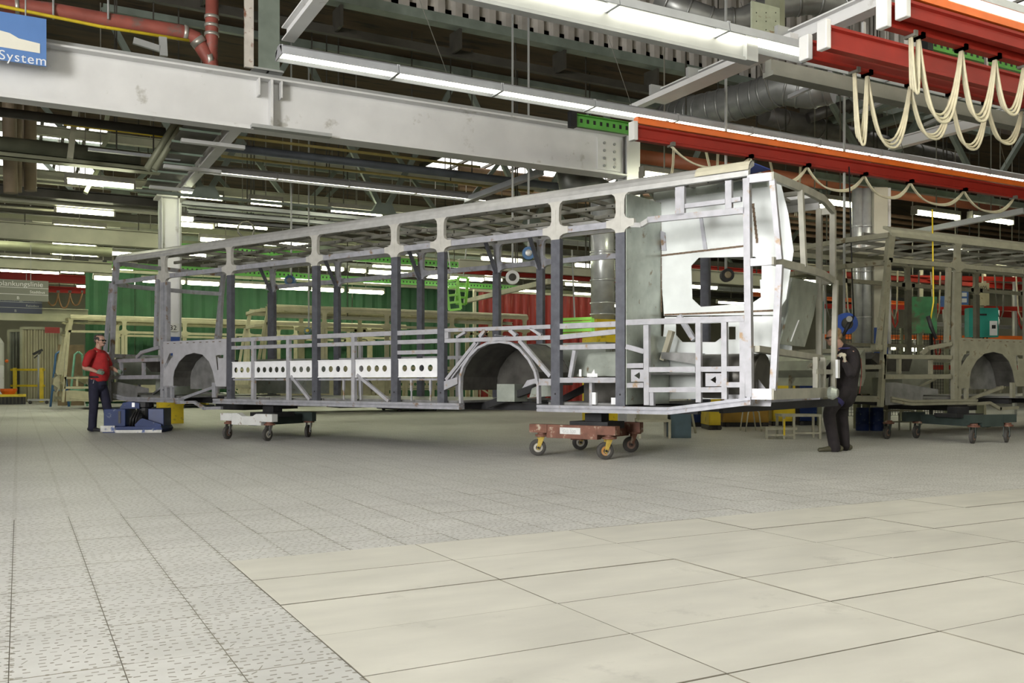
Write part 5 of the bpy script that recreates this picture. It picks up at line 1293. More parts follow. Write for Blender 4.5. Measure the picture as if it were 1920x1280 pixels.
# ------------------------------------------------------------------ dollies
M_RUST = mat('rusty_red_steel', (0.17,0.075,0.05), 0.6, 0.2, 0.25, 7, (0.42,0.36,0.28), 0.14, 7)
M_CHIPW = mat('chipped_white_paint', (0.60,0.61,0.60), 0.55, 0.05, 0.06, 5, (0.25,0.2,0.15), 0.10, 12)
M_DGREEN = mat('dark_green_paint', (0.035,0.05,0.045), 0.5, 0.1, 0.15, 5)
M_CASTER_Y = mat('worn_yellow_fork', (0.50,0.36,0.07), 0.5, 0.1, 0.2, 10, (0.2,0.17,0.12), 0.2, 10)
def caster(parent, x, y, rz, fork, rim, r=0.105):
    R = Matrix.Rotation(rz, 4, 'Z'); T = Matrix.Translation((x, y, 0)) @ R
    def X(mb): mb.v = [T @ p for p in mb.v]; return mb
    w = part('caster', X(MB().lathe([(0.085,0.245),(0.09,0.27),(0.06,0.275),(0.055,0.30)], (0.02,0,0), (0,0,1), 16)), M_RUST if fork is not M_CHIPW else fork, parent)
    for s in (-1, 1): part('fork', X(MB().add([(0.05,s*0.036,0.25),(-0.03,s*0.036,0.25),(-0.055,s*0.036,r-0.02),(-0.025,s*0.036,r-0.03),(0.05,s*0.043,0.25),(-0.03,s*0.043,0.25),(-0.055,s*0.043,r-0.02),(-0.025,s*0.043,r-0.03)],
                              [(0,1,2,3),(7,6,5,4),(0,4,5,1),(1,5,6,2),(2,6,7,3),(3,7,4,0)])), fork, w)
    part('tyre', X(MB().lathe([(r*0.8,-0.026),(r,-0.018),(r,0.018),(r*0.8,0.026)], (-0.035,0,r), (0,1,0), 24)), M_RUBBER, w)
    part('rim', X(MB().lathe([(r*0.8,-0.024),(r*0.3,-0.028),(r*0.3,0.028),(r*0.8,0.024)], (-0.035,0,r), (0,1,0), 24)), rim, w)
    part('axle', X(MB().cyl((-0.035,-0.052,r), (-0.035,0.052,r), 0.016, 8)), M_BLACKST, w)
def dolly(label, A, B, C, m, fork, rim, plate=False, zbar=(0.24, 0.41), lift=0.55, rz=(0.4, 0.5, 0.3), notch=False):
    A = Vector((A[0], A[1], 0)); B = Vector((B[0], B[1], 0)); C = Vector((C[0], C[1], 0)); mid = (A+B)/2
    d = (B-A).normalized(); ang = math.atan2(d.y, d.x); ln = (B-A).length
    t = thing('body_dolly', label, 'dolly', mid, ang, 'dollies under the frames')
    iv = rootM(t).inverted(); c = iv @ C
    z0, z1 = zbar; hl = ln/2
    if notch:
        f = lambda a, b, h: Vector((a, h, b))
        part('crossbar', MB().prism([[(-hl+0.12,z0),(hl-0.12,z0),(hl-0.12,z1),(0.22,z1),(0.14,z1-0.04),(-0.1,z1-0.04),(-0.2,z1+0.01),(-hl+0.12,z1)]], f, -0.05, 0.05), m, t)
    else: part('crossbar', MB().box(-hl+0.12, -0.05, z0, hl-0.12, 0.05, z1), m, t)
    for s in (-1, 1): part('bar_end', MB().box(s*hl-0.13, -0.06, z0+0.06, s*hl+0.13, 0.06, z1), m, t)
    n_ = Vector((c.x, c.y, 0))
    part('long_beam', MB().bar((0, 0.06*(1 if c.y > 0 else -1), (z0+z1)/2-0.03), (c.x*0.4, c.y, (z0+z1)/2-0.02), 0.16, 0.15), M_RUST if m is M_RUST else M_DGREEN, t)
    part('far_bar', MB().box(c.x-0.12-abs(c.x), c.y-0.05, z0+0.03, c.x+0.12, c.y+0.05, z1), M_RUST if m is M_RUST else M_DGREEN, t)
    part('support_pad', MB().box(-0.25, c.y*0.5-0.25, z1-0.06, 0.3, c.y*0.5+0.2, lift-0.1).box(-0.1, c.y*0.5-0.12, lift-0.1, 0.14, c.y*0.5+0.08, lift), M_BLACKST, t)
    if plate:
        pl = part('number_plate', MB().box(-0.16, -0.058, z0+0.055, 0.13, -0.05, z0+0.135), mat('plate_white', (0.62,0.63,0.62), 0.5, 0.1, 0.08, 20), t)
        M = Matrix.Translation((mid.x, mid.y, 0)) @ Matrix.Rotation(ang, 4, 'Z') @ face_matrix((-0.12, -0.0585, z0+0.07), (1,0,0), (0,0,1))
        text_mesh('GU 500', 0.058, mat('plate_emboss', (0.42,0.43,0.43), 0.5), pl, M)
    for k, (p, r_) in enumerate(((( -hl, 0), rz[0]), ((hl, 0), rz[1]), ((c.x, c.y), rz[2]), ((c.x-2*abs(c.x)-0.3, c.y), rz[2]))):
        caster(t, p[0], p[1], r_ - ang, fork[k % len(fork)], rim[k % len(rim)])
    return t
def bl(s, t_): p = BO + BF*s + BR*t_; return (p.x, p.y)
rim_w = mat('rim_pale', (0.45,0.43,0.38), 0.5, 0.1, 0.15, 10); rim_o = mat('rim_orange', (0.50,0.24,0.06), 0.5, 0.1, 0.2, 8, (0.3,0.28,0.25), 0.3, 6); rim_r = mat('rim_rust', (0.22,0.14,0.11), 0.6, 0.2, 0.25, 8)
dolly('rusty red dolly with number plate under the frame rear', bl(2.66, -0.13), bl(1.70, -0.10), bl(1.98, 1.05), M_RUST, [M_CASTER_Y, M_CASTER_Y, M_RUST], [rim_w, rim_o, rim_r], True, (0.235, 0.40), 0.53, (-0.35, -0.25, -0.35))
dolly('chipped white dolly under the frame front', bl(8.62, -0.38), bl(7.72, -0.30), bl(7.95, 0.72), M_CHIPW, [mat('fork_grey', (0.3,0.3,0.3), 0.4, 0.6), MATS['fork_grey']], [rim_r, rim_w], False, (0.24, 0.42), 0.53, (0.75, 0.65, 0.9), notch=True)
d2 = [G(1825, 831), G(1888, 829), G(1720, 821)]
dolly('dark green dolly under the olive frame', d2[0], d2[1], d2[2], M_DGREEN, [M_DGREEN], [rim_r], False, (0.25, 0.43), 0.53, (0.3, 0.4, 0.2))
for k, (us, lab, root_) in enumerate((((345, 391), 'low roller dolly under the farthest cream frame', bus3), ((752, 818), 'low roller dolly under the middle cream frame', bus4))):
    y = root_.location.y; a = PY(us[0], 770, y+0.3); b = PY(us[1], 770, y+0.3)
    t = thing('roller_dolly', lab, 'dolly', ((a.x+b.x)/2, y+0.3, 0), 0, 'roller dollies')
    h = (b.x-a.x)/2
    part('deck', MB().box(-h-0.2, 0, 0.06, h+0.2, 1.6, 0.10), M_BLACKST, t)
    for s in (-h, h):
        for yy in (0.1, 1.5): part('wheel', MB().cyl((s, yy-0.02, 0.055), (s, yy+0.03, 0.055), 0.055, 16), M_RUBBER, t)
    for s in (-h, h): part('upright', MB().box(s-0.05, 0.2, 0.10, s+0.05, 1.4, 0.145), M_YELLOW, t)

# ------------------------------------------------------------------ blue tug under the front
tg = G(248, 811)
tug = thing('lift_tug', 'dark blue powered lift tug under the frame front', 'tug', tg, -YAW + math.radians(6))
f = lambda a, b, h: Vector((a, h, b))
part('skid', MB().prism([[(-0.52,0.0),(0.50,0.0),(0.53,0.06),(0.50,0.11),(-0.52,0.11)]], f, 0.0, 0.75), M_BLUE, tug)
part('bumper', MB().box(-0.55,-0.02,0.02,-0.30,0.02,0.13), mat('worn_grey_edge', (0.42,0.42,0.40), 0.5, 0.2, 0.15, 10, (0.05,0.08,0.2), 0.2, 8), tug)
part('edge_strip', MB().box(-0.30,-0.012,0.0,0.52,0.0,0.05), MATS['worn_grey_edge'], tug)
part('body', MB().box(-0.52,0.06,0.11,-0.14,0.7,0.43), M_BLUE, tug, bevel=0.01)
part('body', MB().box(0.22,0.2,0.11,0.50,0.72,0.43), mat('deep_blue', (0.012,0.03,0.12), 0.45, 0.05, 0.15, 4), tug, bevel=0.01)
part('wedge', MB().prism([[(0.04,0.11),(0.5,0.11),(0.5,0.15),(0.17,0.26),(0.13,0.24),(0.04,0.15)]], f, 0.02, 0.06), M_BLUE, tug)
part('hood', MB().prism([[(-0.3,0.43),(0.05,0.43),(0.05,0.53),(-0.12,0.56),(-0.24,0.54)]], f, 0.25, 0.6), M_BLUE, tug)
part('motor', MB().lathe([(0.10,0.11),(0.11,0.3),(0.08,0.34)], (0.03,0.25,0), (0,0,1), 14), M_BLACKST, tug)
part('lift_column', MB().lathe([(0.13,0.11),(0.13,0.44),(0.17,0.46),(0.17,0.545)], (0.08,0.45,0), (0,0,1), 16), M_BLACKST, tug)
part('handle', MB().box(-0.26,0.045,0.17,-0.22,0.062,0.39), M_BLACKST, tug); part('white_tag', MB().box(-0.08,0.245,0.46,-0.03,0.25,0.54), M_WHITEP, tug)
for k in range(3): part('hose', MB().tube([(-0.08+k*0.05,0.12,0.12),(-0.06+k*0.05,0.1,0.25),(0.0+k*0.04,0.2,0.40)], 0.018, 6), M_BLACKST, tug)

# ------------------------------------------------------------------ behind the frame rear: furniture on the floor
def gp(u, v): p = G(u, v); return Vector((p.x, p.y, 0))
def facing(p): return -YAW + math.atan2(0, 1)
def mkbox(name, lab, cat, u0, u1, vb, h, dep, m, parts=None, ry=0.0):
    a = gp(u0, vb); b = gp(u1, vb); w = (b-a).length; c = (a+b)/2
    t = thing(name, lab, cat, c, -YAW + ry)
    return t, w
t, w = mkbox('work_table', 'cream legged low table behind the rear dolly', 'table', 1200, 1256, 822, 0, 0, None)
for sx in (-1, 1):
    for y in (0.03, 0.47): part('leg', MB().box(sx*w/2-0.02, y-0.02, 0, sx*w/2+0.02, y+0.02, 0.27), M_CREAMST, t)
part('tabletop', MB().box(-w/2-0.02, 0, 0.27, w/2+0.02, 0.5, 0.31), M_CREAMST, t)
p = t.location; a = rootM(t)
solo('cream_device', (lambda mb: (setattr(mb, 'v', [a @ q for q in mb.v]), mb)[1])(MB().box(-w/2, 0.05, 0.31, w/2-0.03, 0.45, 0.44).box(-w/2+0.03, 0.02, 0.44, w/2-0.08, 0.42, 0.50)), M_CREAMST, 'cream coloured device lying on the low table', 'device')
t, w = mkbox('floor_cabinet', 'blue grey steel cabinet right of the low table', 'cabinet', 1257, 1296, 821, 0, 0, None)
part('body', MB().box(-w/2, 0, 0, w/2, 0.5, 0.62), mat('blue_grey_cabinet', (0.10,0.16,0.20), 0.5, 0.1, 0.1, 6), t, bevel=0.006); part('door', MB().box(-w/2+0.015, -0.012, 0.03, w/2-0.015, 0, 0.58), MATS['blue_grey_cabinet'], t)
t, w = mkbox('easel_stand', 'cream A-frame leg right of the blue grey cabinet', 'stand', 1292, 1306, 812, 0, 0, None)
part('leg', MB().tube([(0.05,0,0),(-0.08,0.05,0.75)], 0.02, 8), M_CREAMST, t); part('leg', MB().tube([(-0.25,0.3,0),(-0.08,0.05,0.75)], 0.02, 8), M_CREAMST, t)
for k, (u0, u1, vb, m, lab) in enumerate(((1298,1329,800,M_BLUE,'dark blue machine cabinet under the frame rear'), (1330,1352,806,M_YELLOW,'narrow yellow machine cabinet under the frame rear'), (1356,1442,800,mat('amber_panel', (0.38,0.22,0.03), 0.5, 0, 0.12, 4),'long amber machine cabinet under the frame rear'), (1448,1492,798,M_YELLOW,'bright yellow machine cabinet behind the step stool'), (1500,1538,797,M_BLUE,'dark blue machine cabinet by the crouching man'))):
    t, w = mkbox('machine_cabinet', lab, 'cabinet', u0, u1, vb, 0, 0, None); t['group'] = 'machine cabinets under the rear'
    part('body', MB().box(-w/2, 0.02, 0.09, w/2, 0.8, 0.92), m, t, bevel=0.008); part('plinth', MB().box(-w/2, 0.05, 0.0, w/2, 0.75, 0.09), M_BLACKST, t)
    part('door', MB().box(-w/2+0.02, 0.0, 0.13, w/2-0.02, 0.02, 0.88), m, t); part('handle', MB().box(w/2-0.07, -0.03, 0.42, w/2-0.04, 0.0, 0.54), M_BLACKST, t)
    for sx in (-1, 1): part('caster', MB().cyl((sx*w*0.4, 0.0, 0.04), (sx*w*0.4, 0.04, 0.04), 0.04, 12), M_RUBBER, t)
t, w = mkbox('tube_chair', 'cream tubular chair frame under the frame rear', 'chair', 1398, 1428, 809, 0, 0, None)
for y in (0.0, 0.4):
    part('leg', MB().tube([(-w/2,y,0),(-w/2+0.05,y,0.36),(-0.04,y,0.41),(0.04,y,0.41),(w/2-0.05,y,0.36),(w/2,y,0)], 0.013, 8), M_CREAMST, t)
part('seat', MB().box(-0.12,0,0.41,0.25,0.42,0.435), M_CREAMST, t)
t, w = mkbox('step_stool', 'aluminium two step stool left of the crouching man', 'step stool', 1448, 1530, 823, 0, 0, None)
M_ALU = mat('worn_aluminium', (0.42,0.41,0.34), 0.4, 0.6, 0.12, 8)
part('upper_step', MB().box(-0.19,0.05,0.36,0.46,0.42,0.40), M_ALU, t); part('lower_step', MB().box(-0.46,0.0,0.15,0.05,0.30,0.19), M_ALU, t)
for x, y, h in ((-0.44,0.02,0.17),(-0.16,0.02,0.36),(0.0,0.02,0.36),(0.44,0.07,0.36),(0.44,0.4,0.36),(-0.16,0.4,0.36)): part('leg', MB().box(x-0.018, y-0.018, 0, x+0.018, y+0.018, h), M_ALU, t)
part('rail', MB().box(-0.44,0.0,0.05,0.0,0.02,0.08), M_ALU, t); part('rail', MB().box(0.0,0.05,0.08,0.44,0.07,0.11), M_ALU, t)
part('scale_tape', MB().box(-0.175,-0.003,0.06,-0.145,0.002,0.33), M_YELLOW, t)

# ------------------------------------------------------------------ right background
cA = gp(1640, 803); 
t = thing('numbered_column', 'cream column marked A 30 behind the olive frame front', 'column', cA, -YAW)
part('shaft', MB().box(-0.05,-0.1,0,0.22,0.15,4.75), mat('cream_column', (0.60,0.58,0.46), 0.5, 0, 0.05, 3), t); part('edge_channel', MB().box(0.23,-0.05,0,0.30,0.12,4.75), M_WHITEB, t)
zA = PD(1650, 605, (cA.dot(FW))).z
part('number_plate', MB().box(0.0,-0.108,zA-0.06,0.16,-0.10,zA+0.1), mat('plate_cream', (0.5,0.48,0.36), 0.5), t)
text_mesh('A 30', 0.075, M_BLACKST, t, rootM(t) @ face_matrix((0.012,-0.112,zA-0.01), (1,0,0), (0,0,1)))
part('blue_band', MB().box(-0.054,-0.104,1.0,0.224,-0.10,zA-0.10), MATS['band_blue'], t)
for k, x in enumerate((-0.34, -0.16)):
    q = Matrix.Translation(cA) @ Matrix.Rotation(-YAW, 4, 'Z')
    p0 = q @ Vector((x, 0.02, 1.4)); p1 = q @ Vector((x, 0.02, 4.75))
    tt = thing('duct_riser', ('left','right')[k] + ' galvanised riser pipe on column A 30', 'duct', p0, 0, 'riser pipes on the cream column')
    part('pipe', MB().tube([p0, p1], 0.10, 18), M_GDUCT, tt, w=True)
    for z in (2.2, 3.1, 4.0): part('ring', MB().tube([(p0.x,p0.y,z-0.015),(p0.x,p0.y,z+0.015)], 0.108, 18), M_GDUCT, tt, w=True)
    part('foot_box', MB().lathe([(0.10,0.7),(0.10,1.4)], (p0.x,p0.y,0), (0,0,1), 14), M_OLIVE, tt, w=True); part('foot', MB().box(p0.x-0.05,p0.y-0.05,0,p0.x+0.05,p0.y+0.05,0.7), M_OLIVE, tt, w=True)
for k, (u0, u1) in enumerate(((1605, 1629), (1631, 1656))):
    c = gp((u0+u1)/2, 807); r = (gp(u1, 807)-gp(u0, 807)).length/2
    tt = thing('blue_drum', ('left','right')[k] + ' dark blue drum below the olive frame front', 'drum', c, 0, 'blue drums')
    part('shell', MB().lathe([(r*0.96,0),(r,0.02),(r,0.13),(r*0.95,0.15),(r,0.17),(r,0.36),(r*0.95,0.38),(r*0.96,0.43)], (0,0,0), (0,0,1), 22), M_BLUE, tt); part('lid', MB().lathe([(r*0.93,0.43),(r*0.93,0.435)], (0,0,0), (0,0,1), 22), M_BLUE, tt)
t, w = mkbox('tube_bench', 'pale tubular bench frame right of the blue drums', 'bench', 1660, 1712, 806, 0, 0, None)
for x in (-w/2, 0, w/2-0.05): part('leg', MB().tube([(x,0,0),(x,0,0.32),(x+0.05,0,0.36),(x+0.12,0.2,0.36)], 0.018, 8), M_CREAMST, t)
part('crossbar', MB().tube([(-w/2,0,0.16),(w/2,0,0.16)], 0.014, 8), M_CREAMST, t); part('top', MB().box(-w/2,-0.02,0.36,w/2,0.22,0.385), M_CREAMST, t)
# mesh fence
fa_ = PD(1575, 713, 20.5); fb_ = PD(1800, 713, 21.5); dv = (fb_-fa_); dv.z = 0; fl = dv.length; dv.normalize()
mf = thing('mesh_fence', 'black wire mesh fence behind the olive frame', 'fence', (fa_.x, fa_.y, 0), math.atan2(dv.y, dv.x))
zf1 = PD(1690, 615, 21).z
for k in range(5): part('post', MB().box(k*fl/4-0.03, -0.03, 0, k*fl/4+0.03, 0.03, zf1), M_BLACKST if k % 2 else M_OLIVE, mf)
wm_ = MB(); x = 0.0
while x < fl: wm_.box(x-0.004, -0.004, 0.15, x+0.004, 0.004, zf1); x += 0.075
z = 0.15
while z < zf1: wm_.box(0, -0.004, z-0.004, fl, 0.004, z+0.004); z += 0.075
part('wire_mesh', wm_, M_BLACKST, mf, kind='stuff')
def panel_on_post(name, lab, cat, u0, u1, v0, v1, d, dep, m, post=True):
    a = PD(u0, v1, d); b = PD(u1, v0, d); w = (u1-u0)/1710*d; h = b.z-a.z; c = (a+b)/2
    t = thing(name, lab, cat, (c.x, c.y, 0), -YAW)
    p = part('panel', MB().box(-w/2, 0, a.z, w/2, dep, b.z), m, t)
    if post: part('post', MB().box(-0.04, dep, 0, 0.04, dep+0.08, a.z+h*0.6), M_OLIVE, t)
    return t, w, a.z, b.z
t, w, z0, z1 = panel_on_post('control_cabinet', 'teal control cabinet seen through the olive frame', 'cabinet', 1817, 1872, 577, 632, 20.2, 0.2, mat('teal_cabinet', (0.02,0.30,0.24), 0.45, 0, 0.08, 4))
part('label_panel', MB().box(w*0.20,-0.006,z0+0.04,w*0.46,0,z0+0.36), M_WHITEP, t); part('screen', MB().box(w*0.27,-0.01,z0+0.19,w*0.40,-0.005,z0+0.27), M_BLACKST, t); part('name_plate', MB().box(-w*0.26,-0.006,z1-0.17,w*0.1,0,z1-0.13), M_BLACKST, t)
for k in range(5): part('cable', MB().tube([(-w*0.3+k*0.08,0.1,z0),(-w*0.3+k*0.08,0.12,z0-0.6)], 0.015, 6), M_BLACKST, t)
t, w, z0, z1 = panel_on_post('bay_sign', 'cream bay sign marked F105 above the teal cabinet', 'sign', 1831, 1855, 530, 572, 20.9, 0.03, mat('aged_cream_sign', (0.58,0.53,0.33), 0.5, 0, 0.06, 6, (0.3,0.25,0.12), 0.08, 14))
text_mesh('F105', 0.115, M_BLACKST, t, rootM(t) @ face_matrix((-0.13,-0.004,z1-0.15), (1,0,0), (0,0,1))); part('divider', MB().box(-w/2,-0.003,z1-0.20,w/2,0,z1-0.19), M_OLIVE, t)
mb_ = mat('sign_sky_blue', (0.10,0.20,0.50), 0.5); 
for k, (u0,u1,v0,v1,lab) in enumerate(((1764,1790,555,575,'lower left blue board behind the olive frame'), (1781,1816,543,571,'upper right blue board behind the olive frame'))):
    t, w, z0, z1 = panel_on_post('blue_board', lab, 'sign', u0, u1, v0, v1, 20.6+k*0.6, 0.03, mb_)
    part('white_patch', MB().box(w*0.05,-0.005,z0+(z1-z0)*0.55,w*0.4,0,z0+(z1-z0)*0.8), M_WHITEP, t); part('white_patch', MB().box(w*0.05,-0.005,z0+(z1-z0)*0.15,w*0.4,0,z0+(z1-z0)*0.42), M_WHITEP, t)
t, w, z0, z1 = panel_on_post('green_screen', 'blotchy green sheet screen behind the olive frame', 'screen', 1697, 1757, 556, 625, 19.6, 0.03, mat('blotchy_green', (0.10,0.36,0.16), 0.6, 0, 0.15, 3, (0.16,0.2,0.12), 0.45, 2.5))
t, w, z0, z1 = panel_on_post('green_screen', 'narrow teal green screen behind the rear posts', 'screen', 1533, 1544, 565, 625, 19.0, 0.03, mat('teal_screen', (0.02,0.26,0.20), 0.5))
# big blue cable reel, grinder and straps
disc_reel('blue cable reel right of the rear posts', 1583, 607, 15.6, 20, mat('bright_reel_blue', (0.03,0.09,0.40), 0.45), M_DARKST)
c = PD(1592, 605, 15.2); t = thing('hand_grinder', 'black hand grinder hanging by the blue reel', 'tool', c - UP*0.2)
part('body', MB().tube([c + RT*0.06 + UP*0.1, c - RT*0.02 - UP*0.05, c - RT*0.10 - UP*0.22], 0.03, 10, radii=[0.028,0.034,0.022]), M_BLACKST, t, w=True); part('disc', MB().lathe([(0.05,0),(0.05,0.02)], c - RT*0.02 + UP*0.06 - FW*0.05, -FW, 14), M_GREYB, t, w=True)
part('cord', MB().tube([c + RT*0.08 + UP*0.1, c + RT*0.05 + UP*0.8, c + UP*2.6], 0.012, 6), M_BLACKST, t, w=True)
c = PD(1748, 612, 14.8); t = thing('hanging_driver', 'black power driver hanging on a yellow strap inside olive frame', 'tool', c - UP*0.2)
part('body', MB().tube([c - RT*0.07 + UP*0.17, c - RT*0.02, c + RT*0.06 - UP*0.2], 0.03, 10, radii=[0.035,0.032,0.025]), M_BLACKST, t, w=True); part('strap', MB().tube([c - RT*0.03 + UP*0.1, c + RT*0.02 + UP*0.4, c + UP*1.9], 0.012, 6), M_YELLOW, t, w=True)
for k, (u, v, u0, u1, Y, m, sz, lab) in enumerate(((1700,522,1480,1960,16.2,M_RED,0.16,'red rail high behind the olive frame windows'), (1620,480,1480,1960,15.0,M_RED,0.10,'thin red rail under the olive frame roof'), (1880,588,1700,1990,18.5,M_RED,0.22,'thick red rail right of the teal cabinet'), (1590,505,1480,1700,15.4,M_CREAMST,0.10,'cream pipe behind the rear posts'), (1600,563,1400,1960,17.8,M_ORANGE,0.10,'orange rail low behind the windows'), (1880,613,1700,1990,19.3,M_GREYB,0.12,'grey pipe right of the teal cabinet'), (1380,522,1290,1470,16.5,M_OLB,0.30,'pale beam seen through the tower opening'), (1360,505,1290,1470,17.0,M_RED,0.10,'red rail seen through the tower opening'), (1060,520,860,1200,19.0,M_RED,0.12,'red rail behind the galvanised duct'), (1070,508,860,1190,18.0,M_OLB,0.2,'pale beam behind the galvanised duct'), (760,600,500,960,26.0,M_OLB,0.10,'cream rail low behind the middle windows'))):
    xrun('background_rail', lab, u, v, Y, u0, u1, 0.12, sz, m, 'rail', extra='I')
for k in range(10):
    u = 1545+k*40; a = PD(u, 640, 20.0+0.2*k)
    solo('hanging_cable', MB().tube([a + UP*1.6, a + UP*0.7 + RT*0.06, a + UP*0.5 + RT*0.14, a + UP*0.7 + RT*0.2, a + UP*1.6 + RT*0.22], 0.018, 6), M_CABLE if k % 2 else M_CABLED, 'cable loop hanging in the tangle behind the olive frame', 'cable', 'cable loops behind the olive frame')
# blue tarp corner on the frame roof
a = [Vector(p) for p in ((0.05,0.3,3.41),(0.75,0.3,3.41),(0.75,1.0,3.42),(0.1,1.0,3.47))]
solo('blue_sheet', MB().add([BO + BF*p.x + BR*p.y + UP*p.z for p in a] + [BO + BF*p.x + BR*p.y + UP*(p.z+0.01) for p in a], [(0,1,2,3),(4,5,6,7),(0,1,5,4),(1,2,6,5),(2,3,7,6),(3,0,4,7)]), mat('tarp_blue', (0.03,0.08,0.45), 0.5), 'small blue sheet lying on the rear roof corner', 'sheet')

# lamps and red parts rack behind the olive frame
for k, (u0, u1, v, lab) in enumerate(((1583,1612,650,'low lamp glowing behind the mesh fence, far left one'), (1650,1676,652,'low lamp glowing behind the mesh fence, left of the green sheet'), (1690,1732,655,'low lamp glowing behind the mesh fence, under the green sheet'), (1880,1915,640,'low lamp glowing behind the olive frame, right edge'), (1770,1812,470,'high lamp behind the olive frame windows'), (1850,1900,500,'high lamp right of the F105 sign'))):
    batten(lab, (u0, v), (u1, v+3), Y=17.2 if k < 4 else 15.5, group='lamps behind the olive frame', w=0.14)
ra_ = PD(1545, HORIZON, 24.0); rb2 = PD(1960, HORIZON, 25.0); dv = rb2-ra_; dv.z = 0; rl_ = dv.length; dv.normalize()
rk = thing('parts_rack', 'long red parts rack with hanging hoses behind the mesh fence', 'rack', (ra_.x, ra_.y, 0), math.atan2(dv.y, dv.x))
for k in range(8): part('upright', MB().box(k*rl_/7-0.04, -0.04, 0, k*rl_/7+0.04, 0.04, 3.9), M_CREAMST if k % 2 else M_GREYB, rk)
for z in (0.5, 1.3, 2.1, 2.9, 3.7): part('beam', MB().box(0, -0.05, z-0.06, rl_, 0.05, z+0.06), M_RED if z != 2.1 else M_ORANGE, rk)
for k in range(26):
    x = 0.15 + k*rl_/26.2; z = (2.05, 2.85, 1.25)[k % 3]; m_ = (M_CREAMST, M_CABLED, M_RED, M_GREYB, M_WHITEP)[k % 5]
    part('hanging_hose', MB().tube([(x,-0.08,z),(x+0.02,-0.1,z-0.35),(x+0.08,-0.1,z-0.5),(x+0.15,-0.1,z-0.35),(x+0.16,-0.08,z)], 0.025, 6), m_, rk)
# ------------------------------------------------------------------ people
def interp(pts, n=4):
    """Catmull-Rom through (point, radius) pairs"""
    P = [Vector(p) for p, r in pts]; R = [r if isinstance(r, tuple) else (r, r) for p, r in pts]; o = []; ro = []
    for i in range(len(P)-1):
        p0 = P[max(i-1,0)]; p1 = P[i]; p2 = P[i+1]; p3 = P[min(i+2,len(P)-1)]
        for k in range(n):
            t = k/n
            o.append(0.5*((2*p1) + (p2-p0)*t + (2*p0-5*p1+4*p2-p3)*t*t + (3*p1-p0-3*p2+p3)*t**3))
            ro.append(tuple(R[i][j]+(R[i+1][j]-R[i][j])*t for j in (0,1)))
    o.append(P[-1]); ro.append(R[-1]); return o, ro
def limb(mb, pts, n=14, up=(0,1,0), ends=True):
    o, r = interp(pts)
    mb.tube(o, 1, n, radii=r, up=up)
    if ends:
        for p, q in ((o[0], r[0]), (o[-1], r[-1])): mb.ball(p, (q[0]+q[1])/2*0.97)
    return mb
def soft(o, vox, sm=6):
    r = o.modifiers.new('fuse', 'REMESH'); r.mode = 'VOXEL'; r.voxel_size = vox; r.use_smooth_shade = True
    s = o.modifiers.new('relax', 'SMOOTH'); s.factor = 0.5; s.iterations = sm
    return o
def hand_mb(wrist, fwd, palm_n, curl, scale=1.0, thumb_side=1, spread=0.0):
    """palm plus five bent fingers; fwd = wrist to knuckles, palm_n = direction the palm faces"""
    mb = MB(); w = Vector(wrist); f = Vector(fwd).normalized(); n = Vector(palm_n); n = (n - f*n.dot(f)).normalized(); s = f.cross(n)*thumb_side
    S_ = scale
    limb(mb, [(w - f*0.02, (0.026*S_, 0.020*S_)), (w + f*0.03*S_, (0.036*S_, 0.016*S_)), (w + f*0.085*S_, (0.042*S_, 0.014*S_))], 12, up=n)
    lens = (0.068, 0.078, 0.072, 0.056)
    for k in range(4):
        p = w + f*0.082*S_ + s*(0.030 - 0.020*k)*S_; d = f.copy(); pts = [(p, 0.0095*S_)]
        for j in range(3):
            d = (Matrix.Rotation(curl[j]*(1+0.06*k), 3, f.cross(n).normalized()) @ d).normalized()
            p = p + d*lens[k]*(0.42, 0.33, 0.25)[j]*S_; pts.append((p, (0.0092, 0.0085, 0.0075)[j]*S_))
        limb(mb, pts, 8, up=s)
    p = w + f*0.025*S_ + s*0.030*S_; d = (f*0.6 + s*0.7 + n*0.35).normalized(); pts = [(p, 0.013*S_)]
    for j in range(2):
        p = p + d*0.036*S_; pts.append((p, (0.011, 0.009)[j]*S_)); d = (d*0.6 + n*0.5 + f*0.35 - s*0.15).normalized()
    p = p + d*0.02*S_; pts.append((p, 0.0075*S_))
    limb(mb, pts, 8, up=f)
    return mb
SKIN = mat('skin_tone', (0.46,0.27,0.20), 0.5, 0, 0.08, 20)
def head_mb(c, fw, h=1.0):
    """head with jaw, nose, brow, ears; fw = facing direction (unit, horizontal-ish)"""
    c = Vector(c); f = Vector(fw).normalized(); l = UP.cross(f).normalized(); u = f.cross(l)
    mb = MB()
    R = Matrix((f, l, u)).transposed()
    def ball(o, rx, ry, rz):
        k = MB().ball((0,0,0), rx*h, ry*h, rz*h, 14, 10); mb.add([c + R @ (p + Vector(o)*h) for p in k.v], k.f, True)
    ball((-0.012,0,0.03), 0.098, 0.076, 0.090); ball((0.025,0,-0.02), 0.068, 0.062, 0.085); ball((0.045,0,-0.078), 0.040, 0.042, 0.034)
    ball((0.088,0,-0.018), 0.018, 0.012, 0.022); ball((0.10,0,-0.03), 0.014, 0.014, 0.011); ball((0.07,0,0.022), 0.024, 0.055, 0.016)
    ball((0.080,0,-0.062), 0.016, 0.026, 0.008); ball((0.077,0,-0.076), 0.016, 0.022, 0.008)
    for s in (-1, 1):
        ball((-0.008,s*0.078,-0.01), 0.022, 0.010, 0.034); ball((0.058,s*0.036,-0.028), 0.028, 0.024, 0.024)
    return mb, R, c
